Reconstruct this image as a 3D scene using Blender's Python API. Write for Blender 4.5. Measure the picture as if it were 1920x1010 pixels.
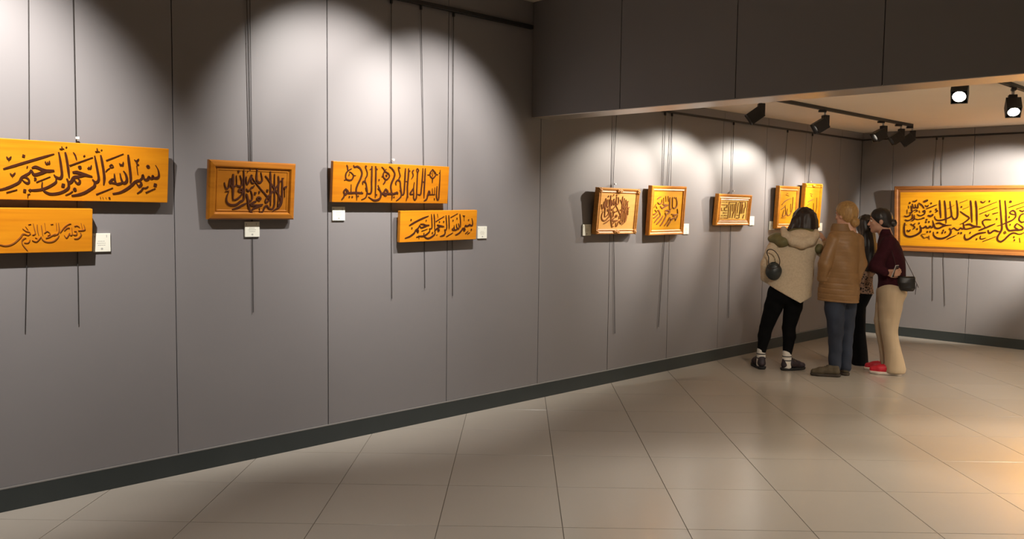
import bpy, bmesh, math, random
import numpy as np
from mathutils import Vector, Matrix, Euler

# ---------------------------------------------------------------- clear
for o in list(bpy.data.objects):
    bpy.data.objects.remove(o, do_unlink=True)
SC = bpy.context.scene
COL = SC.collection
R = math.radians
random.seed(7)

# ---------------------------------------------------------------- camera
# world: left wall is the plane x=0 (room at x>0), end wall is the plane y=0 (room at y<0)
cam_d = bpy.data.cameras.new('camera')
cam = bpy.data.objects.new('camera', cam_d)
COL.objects.link(cam)
SC.camera = cam
F_PX, PITCH, ROLL, YAW, CAM_X, CAM_Y, CAM_Z = 1617.395, 0.0733034, 0.0122355, 0.792734, 4.82839, -11.06583, 1.57
cam_d.sensor_fit = 'HORIZONTAL'
cam_d.sensor_width = 36.0
cam_d.lens = F_PX / 1920.0 * 36.0
cam_d.clip_start = 0.05
cam_d.clip_end = 100
_F = Vector((-math.sin(YAW) * math.cos(PITCH), math.cos(YAW) * math.cos(PITCH), -math.sin(PITCH)))
_R = Vector((math.cos(YAW), math.sin(YAW), 0))
_U = _R.cross(_F)
_R2 = _R * math.cos(ROLL) + _U * math.sin(ROLL)
_U2 = _R2.cross(_F)
cam.matrix_world = Matrix(((_R2.x, _U2.x, -_F.x, CAM_X), (_R2.y, _U2.y, -_F.y, CAM_Y), (_R2.z, _U2.z, -_F.z, CAM_Z), (0, 0, 0, 1)))

# ---------------------------------------------------------------- world, view, lamps
w = bpy.data.worlds.new('world')
SC.world = w
w.use_nodes = True
w.node_tree.nodes['Background'].inputs[0].default_value = (0.05, 0.05, 0.055, 1)
w.node_tree.nodes['Background'].inputs[1].default_value = 0.3
SC.view_settings.view_transform = 'Standard'
SC.view_settings.look = 'None'
SC.view_settings.gamma = 1.0
SC.view_settings.exposure = 0.0
SC.view_settings.use_curve_mapping = False

def spot(name, loc, target, watts, angle, blend=0.25, col=(1, 0.945, 0.885), size=0.03, parent=None):
    l = bpy.data.lights.new(name, 'SPOT')
    l.energy = watts
    l.spot_size = R(angle)
    l.spot_blend = blend
    l.color = col
    l.shadow_soft_size = size
    o = bpy.data.objects.new(name, l)
    COL.objects.link(o)
    o.location = loc
    o.rotation_euler = (Vector(target) - Vector(loc)).to_track_quat('-Z', 'Y').to_euler()
    return o

# ceiling spots of the main hall (above the picture edge), each aimed at a board on the left wall
spot('hall_spot', (1.15, -10.16, 3.08), (0, -10.04, 1.80), 395, 76, 0.80)
spot('hall_spot', (1.15, -7.92, 3.08), (0, -7.93, 1.92), 245, 72, 0.80)
spot('hall_spot', (1.15, -7.05, 3.08), (0, -7.16, 1.70), 250, 75, 0.80)
# unseen fill spots added to brighten the hall floor and its surroundings
for (x, y) in ((2.35, -8.1), (2.4, -10.1), (3.4, -7.2), (4.6, -8.6), (5.4, -10.9)):
    spot('hall_fill_spot', (x, y, 3.1), (x, y, 0), 60, 76, 0.6, (1, 0.93, 0.83), 0.15)
# unseen fill added right of view; its floor bounce lifts the alcove ceiling
for (x, y) in ((4.6, -1.4), (4.9, -3.2), (4.9, -4.9)):
    spot('alcove_fill_spot', (x, y, 2.5), (x - 0.8, y, 0), 470, 108, 0.8, (1, 0.86, 0.68), 0.4)
SC.cycles.max_bounces = 7
SC.cycles.diffuse_bounces = 5
SC.cycles.glossy_bounces = 3

CAMP = [1617.3953,0.0733,0.0122,0.7927,4.8284,-11.0658,0.1192,2.4792,2.9738]
ART = {1:[-9.5078,1.7171,0.9079,0.2983,0.05,0.0893,-0.0077],2:[-9.8073,1.4179,0.6976,0.2247,0.05,0.0894,-0.0035],3:[-8.54,1.6417,0.559,0.3444,0.05,0.0827,-0.0033],4:[-7.5048,1.7133,0.9711,0.2641,0.05,0.0729,0.0017],5:[-7.0938,1.4237,0.7111,0.2183,0.05,0.0598,0.0149],6:[-5.0833,1.5348,0.5736,0.4023,0.062,0.0867,-0.0066],7:[-4.3324,1.5452,0.5533,0.4588,0.062,0.0638,0.0072],8:[-3.1614,1.5579,0.6464,0.3197,0.062,0.0816,-0.0043],9:[-2.0222,1.5932,0.4676,0.4755,0.062,0.0442,-0.0016],10:[-1.4424,1.6141,0.4276,0.5221,0.062,0.0485,0.0042],11:[1.2017,1.4707,1.4487,0.8077,0.05,0.0945,0.002]}
STROKES = {1:[[8.8,-360,1,-248,44,-131,88],[7.3,-346,62,-336,49,-325,64],[5.9,-336,52,-336,40],[10.0,-269,76,-272,63],[6.1,-172,48,-170,38,-164,35,-161,47],[6.1,-161,39,-154,37,-153,53],[7.4,-253,21,-256,10],[6.6,-330,-18,-320,-29,-307,-14],[6.0,-320,-27,-320,-38],[12.1,-130,4,-161,1,-185,6,-215,18,-234,12],[11.5,-235,2,-227,-17,-215,-20,-185,-9,-161,-1],[9.2,-236,4,-245,-13,-266,-28,-280,-39,-289,-59,-310,-74,-344,-91,-373,-100,-390,-102],[8.0,-280,-40,-266,-33,-251,-41,-245,-54,-251,-64,-266,-58,-279,-44],[6.7,-223,-37,-215,-40,-222,-50],[6.8,-213,-58,-148,-27],[10.2,-111,98,-104,65,-97,15,-94,-15,-100,-32,-114,-32,-128,-23,-131,-16],[8.7,-122,-33,-122,-53,-142,-70,-166,-84,-197,-95,-233,-98,-242,-92],[10.4,-80,100,-73,67,-65,17,-60,-30],[6.9,-42,101,-31,84,-26,63],[9.1,-59,32,54,81],[9.5,-71,-34,-64,-51,-61,-67,-64,-83,-85,-100,-114,-111,-148,-114,-172,-104,-186,-85,-185,-55],[11.9,-71,-34,-61,-54,-48,-47,-39,-29,-20,-22,20,-15],[9.0,-39,-33,-26,-53,-13,-57,-8,-42,-20,-29],[12.7,-44,-1,-20,0,2,-6,22,-12,53,-19],[15.9,-95,-68,-81,-71],[4.9,-4,27,-5,22,-9,20,-13,22,-15,26,-14,30,-9,32,-5,31,-4,27],[4.9,-26,-88,-28,-93,-32,-95,-36,-93,-38,-89,-36,-84,-32,-82,-28,-84,-26,-88],[3.5,-41,-97,-57,-110,-77,-119],[9.9,-47,-121,-15,-115,17,-103,46,-83,64,-68,65,-48,55,-33],[13.4,-271,-101,-259,-103],[8.1,-245,-95,-238,-104],[6.7,-253,-121,-240,-117],[5.4,-250,-123,-251,-137],[6.7,-346,-113,-298,-97],[4.8,-107,115,-95,116,-97,128],[4.8,-93,117,-85,116],[7.5,-76,126,-74,124],[8.4,10,88,13,84],[4.9,65,112,75,113,74,130],[4.9,79,112,88,113],[7.1,95,122,98,119],[9.9,63,90,69,61,79,10,85,-28,80,-44,69,-48,57,-39,55,-33],[10.7,93,95,100,62,109,11,113,-27,110,-61],[9.3,120,67,209,108],[5.6,29,25,33,20,37,32],[5.6,37,23,43,22,48,41],[5.0,139,40,149,48,157,38,147,32,139,40],[3.5,141,30,127,19,119,8],[5.7,189,57,194,45,199,54],[5.7,199,52,205,45,209,66],[10.9,233,105,237,70,245,17,249,-22,247,-47],[10.8,210,17,223,-2,229,-26,224,-42,210,-46,199,-24,193,4],[10.0,207,-45,190,-52,176,-53,167,-35,164,1],[7.9,173,-53,152,-47,139,-47,152,-31,167,-25],[7.9,73,-112,158,-74],[10.2,157,-106,194,-98,228,-79,255,-57,272,-39,293,-31,306,-48,294,-63,283,-51,276,-39],[10.3,293,-31,307,-19,313,0,321,-22,337,-24,346,-9,353,-16,364,-15,367,-3,375,-14,393,-11,400,2,395,31,380,56],[6.5,266,80,277,72,290,86],[5.8,279,72,281,54,291,56],[6.6,279,49,286,0],[5.1,346,47,344,42,339,40,335,42,333,46,335,51,339,53,344,51,346,47],[15.6,374,-51,388,-54],[8.1,330,-96,383,-70],[5.2,284,-101,305,-86,315,-71,330,-70,344,-59],[3.6,95,-125,96,-135],[3.6,107,-125,109,-134],[3.6,122,-127,126,-133],[3.6,144,-129,143,-131,141,-132,139,-131,138,-129,139,-127,141,-126,143,-127,144,-129]],2:[[5.1,-101,-61,-81,-67,-60,-72,-38,-69,-18,-58,-2,-43,11,-28,18,-16,29,-16,43,-21,52,-14],[4.1,41,-99,27,-81,16,-63,16,-46,27,-36,34,-36],[3.1,25,-59,43,-59,52,-44],[3.1,31,22,43,4],[3.1,18,12,34,-1,49,-6,56,-19],[3.6,65,37,72,6,75,-14,61,-21],[3.6,84,32,85,4,91,-22],[3.6,102,29,107,-2,109,-22],[3.6,118,39,123,3],[3.6,183,39,186,3,179,-15,160,-25],[3.1,172,39,174,3],[4.2,102,-29,109,-45,125,-55,144,-57,163,-51,179,-36,186,-23],[3.6,123,-37,139,-32,156,-22,170,-15],[3.1,116,-12,130,-2,144,-15,132,-25],[3.2,191,-10,210,18,231,34,243,36],[3.2,210,0,222,13,236,16],[3.7,210,-23,220,-36,229,-26,236,-13,239,-23,248,-18,246,16],[3.7,253,-21,268,-21,270,-5,258,-3],[3.7,277,0,309,5,304,31],[3.7,258,-42,278,-39,292,-21,287,-11],[3.2,291,39,297,10],[3.2,258,23,272,26,284,18],[3.1,61,-47,79,-54,93,-42,102,-29],[3.1,75,-34,84,-37],[3.7,234,17,231,13],[2.6,146,33,158,35],[2.6,43,33,56,35]],3:[[9.8,190,84,192,31,193,-33,189,-76,169,-99,130,-122],[9.2,76,93,105,61,139,17,169,-18,184,-47,182,-73,170,-89,166,-73,168,-34],[9.2,162,94,167,63,166,14,171,-66],[8.4,137,106,138,62,142,-34,143,-80,133,-105,112,-106,97,-90,90,-87,77,-100,67,-122,55,-133,46,-125,45,-103],[9.2,108,121,112,61,115,-3,118,-89],[7.7,200,83,173,56,153,27,132,1,109,-22,88,-45,82,-61,89,-67,103,-58,105,-48,88,-26,48,14,8,57,-13,85],[9.0,20,118,19,89,22,64,36,52,50,56,56,72,46,112],[7.1,-47,84,-46,56,-40,40,-32,47,-23,75,-13,94,-16,63,-8,48,5,48,12,58],[9.4,-65,123,-61,71,-59,9,-59,-51,-79,-64,-105,-83,-134,-86,-158,-77,-168,-56,-163,-28,-155,-12],[10.8,-130,96,-129,38,-127,-55],[8.3,-127,-55,-106,-52,-83,-36,-70,-17,-69,2,-81,11,-93,1,-84,-8,-67,-4],[7.6,-183,45,-177,21,-167,9,-156,18,-152,49,-146,68,-145,37,-135,19,-118,23,-107,38,-110,88],[8.2,-105,32,-92,26,-77,30,-74,55,-87,89],[7.1,-44,12,-34,0,-20,6,-11,19,3,26,6,35],[7.7,-15,0,-6,-25,-6,-50,-21,-60,-39,-38,-43,-16],[10.3,-40,-19,-32,-54,-27,-88,-16,-120,-2,-135,17,-134],[7.7,-130,-113,-94,-101,-64,-85,-38,-72],[8.4,23,-46,36,-37,50,-43,44,-55,26,-49],[9.1,26,-59,3,-69,-14,-83,24,-86,65,-79],[8.4,65,-82,24,-97,1,-110,-9,-123],[12.3,8,-14,20,-15],[9.7,36,-6,45,-7],[11.1,88,5,99,4],[11.4,-101,113,-91,112],[8.9,-28,127,-21,126],[10.9,14,127,26,127],[6.6,225,33,207,25,212,10],[4.0,209,6,211,-36],[6.4,-40,116,-35,113],[4.4,-176,-7,-150,-3]],4:[[7.7,-385,111,-378,98,-375,75],[7.7,-345,89,-375,72,-389,49,-386,23,-362,13,-338,21,-330,45,-350,64,-364,67],[8.3,-365,42,-361,58],[7.8,-327,45,-311,45],[7.7,-400,12,-379,17],[10.2,-332,112,-324,100,-300,104,-276,88,-264,59,-275,23,-294,-13,-304,-42,-303,-66,-298,-90,-297,-116],[10.7,-248,-69,-302,-67,-362,-69,-381,-62],[10.1,-385,-46,-368,-61,-384,-80,-399,-63,-385,-46],[7.7,-394,-76,-398,-97,-414,-114],[9.6,-344,-67,-345,-14],[9.0,-359,-94,-351,-96],[9.0,-337,-94,-328,-95],[7.2,-290,-89,-282,-89],[7.3,-262,-58,-260,-70],[7.3,-228,106,-235,110,-238,101,-224,72,-223,48,-236,24,-233,0],[8.5,-252,-13,-256,0,-244,9,-231,-2,-223,-29,-217,-64,-227,-97,-260,-112],[13.4,-230,-32,-224,-56],[10.3,-187,112,-186,61,-185,2,-185,-64,-217,-69],[7.3,-202,87,-186,101],[9.8,-158,113,-153,62,-150,-100],[7.3,-141,89,-157,104],[7.4,-144,-78,-136,-78],[10.4,-131,-13,-121,-39,-105,-65,-110,-99,-139,-114,-168,-112,-206,-92],[14.1,-129,-31,-120,-40],[11.2,-104,-68,-67,-69,10,-68],[10.5,-67,-39,-49,-58,-67,-81,-83,-65,-67,-39],[8.0,-108,109,-91,97,-79,80,-49,66,-42,45,-65,26,-88,40,-93,61,-81,83,-69,97],[11.1,-68,59,-64,46],[8.6,-103,47,-96,46],[7.4,-72,26,-79,5,-91,-5],[8.6,-129,22,-121,21],[10.6,-46,114,-21,100,1,70,-3,40,-20,6,-26,-24,-18,-58,-11,-85,-14,-112],[10.7,-34,-69,3,-68,29,-60,35,-73],[7.5,1,-90,9,-91],[7.5,47,106,31,111,38,84,48,54,41,38,38,29],[8.8,19,-10,14,7,32,26,50,14,56,-23,66,-66,58,-93,24,-116],[12.6,53,-41,62,-62],[9.4,91,107,91,70,90,9,87,-65,67,-72],[9.5,118,108,119,56,115,-21,119,-77,109,-115],[7.0,124,90,133,90],[9.5,94,18,117,18],[7.6,119,-89,127,-88],[7.6,165,98,152,85,161,60,146,35],[8.9,174,14,170,-20,173,-70,175,-98,187,-107,198,-88,198,-19,198,74,206,96,194,108,187,95,198,77],[8.3,170,-26,156,-45,141,-68,175,-68],[9.6,243,113,243,44,238,-31,233,-69,204,-69],[10.3,265,114,265,45,264,-34,266,-97],[9.6,240,19,269,19],[9.1,267,-115,291,-100,297,-74,308,-45,317,-61,301,-78],[11.1,315,-69,365,-68],[8.4,340,-67,337,-25],[8.5,358,-67,359,-18],[9.1,379,-9,377,-66,385,-102,399,-98,400,-47,401,33,400,107],[7.2,391,83,402,94],[7.1,330,108,306,74,334,46,363,76,330,108],[7.8,333,59,333,95],[6.5,318,84,320,72],[6.5,348,85,350,73],[7.7,287,68,305,71],[7.8,383,74,365,74],[14.3,333,39,334,14],[9.1,356,-100,365,-100]],5:[[8.4,-278,8,-199,43,-107,73],[8.0,-41,31,36,68],[7.5,96,58,163,86],[7.9,-83,85,-78,44,-74,-3,-79,-17,-95,-17],[7.9,-60,85,-53,43,-48,-29],[6.2,-28,85,-22,59],[8.0,52,75,58,27,63,-15,53,-32,41,-26],[8.0,78,75,84,13,86,-27],[8.1,183,82,191,39,195,-18],[8.9,-99,7,-128,6,-149,13,-181,17],[7.9,-187,10,-172,-9,-141,-2,-112,6],[8.8,-187,5,-200,-14,-220,-27,-233,-46,-270,-67,-312,-79],[7.2,-217,-25,-196,-28,-199,-42,-213,-33],[5.6,-168,-34,-113,-19],[7.2,-99,-17,-94,-36,-118,-55,-149,-68,-184,-69,-213,-75],[7.8,-50,-32,-44,-54,-68,-73,-103,-86,-131,-79,-146,-62,-143,-46],[9.6,-73,-48,-63,-50],[9.7,-29,7,1,0,39,-7],[8.0,-45,-32,-27,-18,3,-8],[6.8,-20,-24,-5,-30,-16,-38,-23,-30],[7.4,42,-31,50,-51,36,-68,3,-75],[7.5,62,-79,125,-52],[8.1,173,14,182,-12,171,-26,156,-9,155,11],[7.5,164,-26,145,-34,134,-22,133,0],[6.3,138,-34,115,-31,127,-16],[7.6,146,-71,180,-58,202,-41,220,-22,240,-31,229,-42,217,-27],[8.8,235,-19,242,-2,254,-8,273,-3,284,3,292,-3,311,-1,310,25,302,49],[8.8,-267,49,-258,47],[7.8,-132,41,-125,40],[8.3,-258,-10,-249,-11],[7.4,-11,29,-3,28],[8.6,28,30,37,28],[8.7,153,51,161,49],[8.1,116,37,124,35],[8.2,267,38,275,37],[10.0,297,-34,306,-36],[5.2,214,72,224,66,234,71],[5.2,224,66,227,29],[6.5,244,-63,271,-45],[6.5,264,-66,288,-54],[6.1,-191,-64,-188,-89],[5.7,-33,-66,-21,-63]],6:[[8.9,130,93,132,38,133,-29,129,-73,110,-97,73,-121],[8.3,23,104,51,70,82,24,110,-13,125,-43,122,-70,111,-87,107,-70,109,-30],[8.3,105,104,109,71,108,21,112,-63],[7.6,81,117,81,71,85,-30,85,-77,76,-104,56,-104,42,-87,36,-84,23,-97,13,-121,2,-132,-6,-124,-8,-101],[8.3,54,133,57,70,60,3,62,-87],[7.0,141,92,115,64,95,34,76,7,53,-17,34,-40,28,-57,35,-64,48,-54,50,-44,34,-20,-4,23,-42,68,-62,98],[8.2,-30,131,-31,102,-29,75,-15,62,-2,66,4,82,-6,125],[6.4,-94,97,-94,67,-88,51,-80,58,-71,88,-62,108,-65,75,-58,58,-45,58,-38,68],[8.6,-112,139,-109,84,-107,18,-107,-45,-126,-58,-151,-78,-180,-81,-202,-71,-212,-49,-207,-19,-199,-3],[9.8,-175,112,-173,50,-172,-48],[7.5,-172,-48,-152,-45,-130,-28,-117,-8,-116,11,-128,21,-139,11,-131,1,-114,5],[6.9,-226,59,-221,33,-211,20,-200,30,-196,62,-190,82,-189,50,-179,30,-163,34,-153,50,-156,102],[7.5,-151,44,-138,37,-124,41,-121,67,-133,103],[6.4,-92,21,-82,8,-69,15,-60,28,-47,35,-44,45],[7.0,-64,9,-55,-18,-56,-44,-71,-54,-88,-31,-91,-8],[9.4,-88,-11,-81,-48,-76,-84,-66,-117,-52,-134,-34,-132],[7.0,-176,-109,-141,-97,-112,-81,-87,-68],[7.6,-29,-41,-16,-31,-2,-37,-8,-51,-25,-44],[8.2,-25,-54,-48,-64,-63,-79,-27,-82,12,-75],[7.6,12,-79,-27,-94,-50,-107,-59,-121],[11.1,-43,-7,-31,-8],[8.8,-16,1,-7,1],[10.0,34,12,44,11],[10.4,-147,129,-137,128],[8.1,-76,143,-70,141],[9.9,-36,142,-25,141],[5.9,163,39,146,31,151,15],[3.6,148,11,150,-33],[5.8,-87,131,-83,128],[4.0,-220,3,-195,7]],7:[[11.0,-166,77,-131,63,-100,75,-102,105],[12.1,-121,43,-85,24,-53,36,5,51],[11.0,5,51,-47,55,-85,60],[12.1,-38,-18,-11,-34,38,-9,-16,4,-41,-8],[10.0,-76,120,-69,61],[10.1,-45,135,-34,85],[10.1,-7,136,4,86],[11.2,24,125,33,21,59,15],[11.2,66,126,76,20],[10.2,120,126,145,81,142,41,110,21,90,31],[10.2,158,16,170,-29,126,-40,72,-33],[10.2,63,-95,113,-69,152,-77],[11.0,-194,-111,-156,-77,-110,-43,-140,2,-159,2],[11.1,-159,-127,-112,-97,-66,-48],[11.1,-100,-142,-61,-107,-18,-48,-28,-33],[11.2,-33,-143,23,-98,44,-68,68,-90],[10.2,14,-148,42,-118,65,-99],[10.0,-220,-33,-186,-27,-162,-8],[10.0,-216,-67,-183,-57,-143,-28],[9.0,-200,7,-170,-9],[8.0,-174,107,-145,121,-115,129],[8.0,-186,41,-166,20],[10.2,92,126,106,114],[10.2,93,-49,128,-55],[8.2,134,-99,156,-69,172,-44],[7.9,-214,31,-189,60]],8:[[9.0,-276,79,-187,80],[9.9,-160,79,-133,79],[10.0,-108,80,52,84],[10.2,91,85,215,85],[8.2,-256,51,-135,51],[9.1,-165,26,-130,26],[7.4,-236,-7,-198,-7],[9.1,-159,-6,-123,-6],[8.3,-199,-31,-126,-32],[7.4,-272,-57,-251,-57],[7.4,-226,-59,-203,-59],[8.3,-103,76,-98,-85],[8.3,-66,60,-61,-83],[8.3,-28,61,-28,-17],[10.0,-3,-17,-19,-83],[8.4,7,61,3,-37],[8.4,34,78,35,-83],[9.2,74,74,69,-37],[8.4,115,83,117,-82],[8.4,150,84,139,-36],[9.3,60,-53,101,-54],[9.3,60,-83,122,-83],[14.4,207,-48,189,-87],[11.0,205,27,199,-33],[7.6,215,83,218,23],[8.2,-274,-85,-198,-85],[9.1,-174,-83,-91,-85],[8.3,-175,-57,-121,-59],[6.5,-271,77,-274,49],[6.6,-136,51,-137,23],[7.4,-242,21,-240,-11],[6.6,-179,22,-181,-10],[6.8,163,59,167,-36]],9:[[8.9,-137,27,-103,52,-44,78,74,106],[10.2,107,118,109,24,98,-45,47,-89,-4,-77,-1,-15],[10.2,64,42,73,-52],[10.1,-63,22,-32,-77,-102,-97,-78,-28],[7.6,-60,140,12,127],[7.6,-46,157,-2,153],[7.6,-153,-28,-94,-3,-48,28],[7.6,-127,-115,-26,-115]],10:[[8.0,-110,45,-45,65,28,80],[7.9,-73,144,-13,135],[9.3,102,99,116,-18,92,-84],[7.9,-117,7,-53,33],[8.0,30,33,45,-97],[7.9,-55,123,-23,111]],11:[[19.0,-592,-47,-601,-112,-594,-184,-568,-212,-517,-217,-460,-197,-415,-166,-398,-137,-404,-96,-411,-73],[15.3,-411,-79,-393,-107,-360,-101,-343,-83,-326,-106,-304,-99,-293,-82,-271,-99,-257,-75,-261,-9],[16.2,-258,-23,-244,-75,-227,-103,-189,-105,-151,-84,-108,-69,-48,-62],[17.5,-229,-49,-184,-42,-146,-58,-102,-67],[15.2,-184,236,-178,128,-168,18],[15.1,-130,231,-118,128,-108,-44],[14.1,-68,225,-56,129,-50,49,-87,20,-152,-4,-206,-8,-234,12,-239,41],[15.0,6,234,18,130,19,50,-2,10,-28,16,-45,55],[10.4,-95,129,-19,174],[11.7,-341,128,-284,150,-212,180],[18.8,-318,50,-283,40,-257,68],[21.2,-372,213,-346,223,-320,237],[11.7,-232,86,-207,105,-229,120,-217,136],[16.5,-70,-99,-53,-133,-63,-174,-106,-209,-165,-229,-220,-219,-248,-191,-253,-150],[12.6,-76,-111,-48,-116,-22,-98,5,-115,32,-120,53,-96,79,-107,89,-90,83,-39],[9.2,-101,-236,-42,-207,12,-180],[17.7,-340,-2,-325,-6],[17.7,-348,-32,-333,-35],[17.7,-312,-28,-298,-31],[17.7,-330,-151,-316,-154],[17.7,-297,-147,-283,-150],[17.6,-212,-156,-197,-159],[17.5,-157,-157,-143,-160],[17.5,-122,-148,-108,-151],[17.5,-146,-128,-132,-131],[17.3,25,-155,39,-158],[17.3,57,-154,71,-157],[17.9,-451,-119,-436,-122],[17.8,-429,-48,-414,-51],[17.6,-294,100,-279,96],[17.6,-289,198,-275,194],[17.9,-539,201,-525,198],[11.9,-521,-57,-495,-75,-467,-49],[12.0,-495,-75,-472,-98,-495,-129],[13.2,-564,-135,-543,-154,-524,-128],[7.1,-398,-189,-381,-206,-358,-229,-325,-216,-302,-227],[7.1,-303,-198,-300,-246],[7.1,-387,-183,-341,-179],[13.1,-600,41,-576,30,-536,42,-524,72],[13.1,-591,-6,-564,-20,-530,-11,-501,13,-502,66],[11.9,-518,-23,-495,-16,-479,8,-479,55],[10.7,-479,8,-439,-3,-405,3,-360,16,-383,21],[11.8,-445,61,-417,44,-383,50,-356,74,-356,109,-378,97,-356,86],[10.8,-565,118,-564,64],[12.0,-548,166,-545,129],[12.0,-519,166,-511,125,-510,78,-542,83],[11.9,-502,189,-491,142,-468,143,-466,184],[11.9,-465,149,-440,137,-435,189],[14.2,-429,201,-390,172,-361,131],[10.7,-502,96,-462,114,-445,102,-473,84],[14.2,-497,224,-480,216,-463,224,-448,237],[13.2,-598,-77,-568,-70],[9.5,-423,108,-411,78],[11.8,-352,173,-329,155,-313,179],[16.0,160,234,169,131,179,-27],[15.9,214,229,226,131,234,-59],[15.4,471,240,480,134,493,-9,499,-85,485,-130,456,-186,457,-224,487,-243,522,-222,579,-160,623,-137,681,-151,729,-128],[15.4,525,233,537,107,542,-29,553,-84,574,-111,617,-107,699,-97,713,-75,684,-48,649,-27],[12.3,633,70,589,80,579,97,608,119,633,97,636,48,605,10,552,-18,508,-41,448,-62],[13.4,253,132,440,217],[13.4,259,73,446,154],[13.1,562,152,726,216],[10.9,640,134,727,169],[11.4,41,202,127,238],[10.3,77,127,141,157],[10.1,297,-248,437,-186],[13.8,47,104,100,63,142,35,142,13,96,-27,49,-51],[17.0,104,-57,154,-49,201,-70,279,-77],[12.5,85,-33,94,-90,113,-106,170,-93,238,-75],[11.3,384,9,327,10,297,-7,297,-35,325,-80],[14.6,252,-120,329,-84,430,-36],[17.2,331,-139,258,-153,202,-182,156,-218,120,-230,101,-208,103,-167],[14.5,354,-110,360,-139,380,-144,420,-115,460,-125,486,-124],[16.7,400,77,457,95],[13.2,650,-27,631,-71,667,-93],[13.2,729,90,686,65,673,17,698,-13,731,-2],[11.3,267,224,293,206,319,227],[10.1,320,70,344,50,362,76],[12.0,674,126,705,109,726,128],[7.7,590,219,588,212,582,209,575,212,573,219,575,226,581,228,587,226,590,219],[7.8,540,-136,537,-144,530,-148,523,-145,520,-137,523,-129,530,-126,537,-129,540,-136],[11.0,681,-194,689,-245],[9.0,274,-179,275,-219,332,-206],[16.8,355,225,368,222],[16.8,436,20,449,16],[16.6,564,44,577,41],[16.6,576,-43,588,-46],[17.3,54,-154,68,-157],[17.1,154,-148,167,-151],[17.1,225,-222,238,-225],[16.6,618,-184,630,-187],[16.6,623,-220,636,-222],[17.2,55,157,69,154]]}
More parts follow.
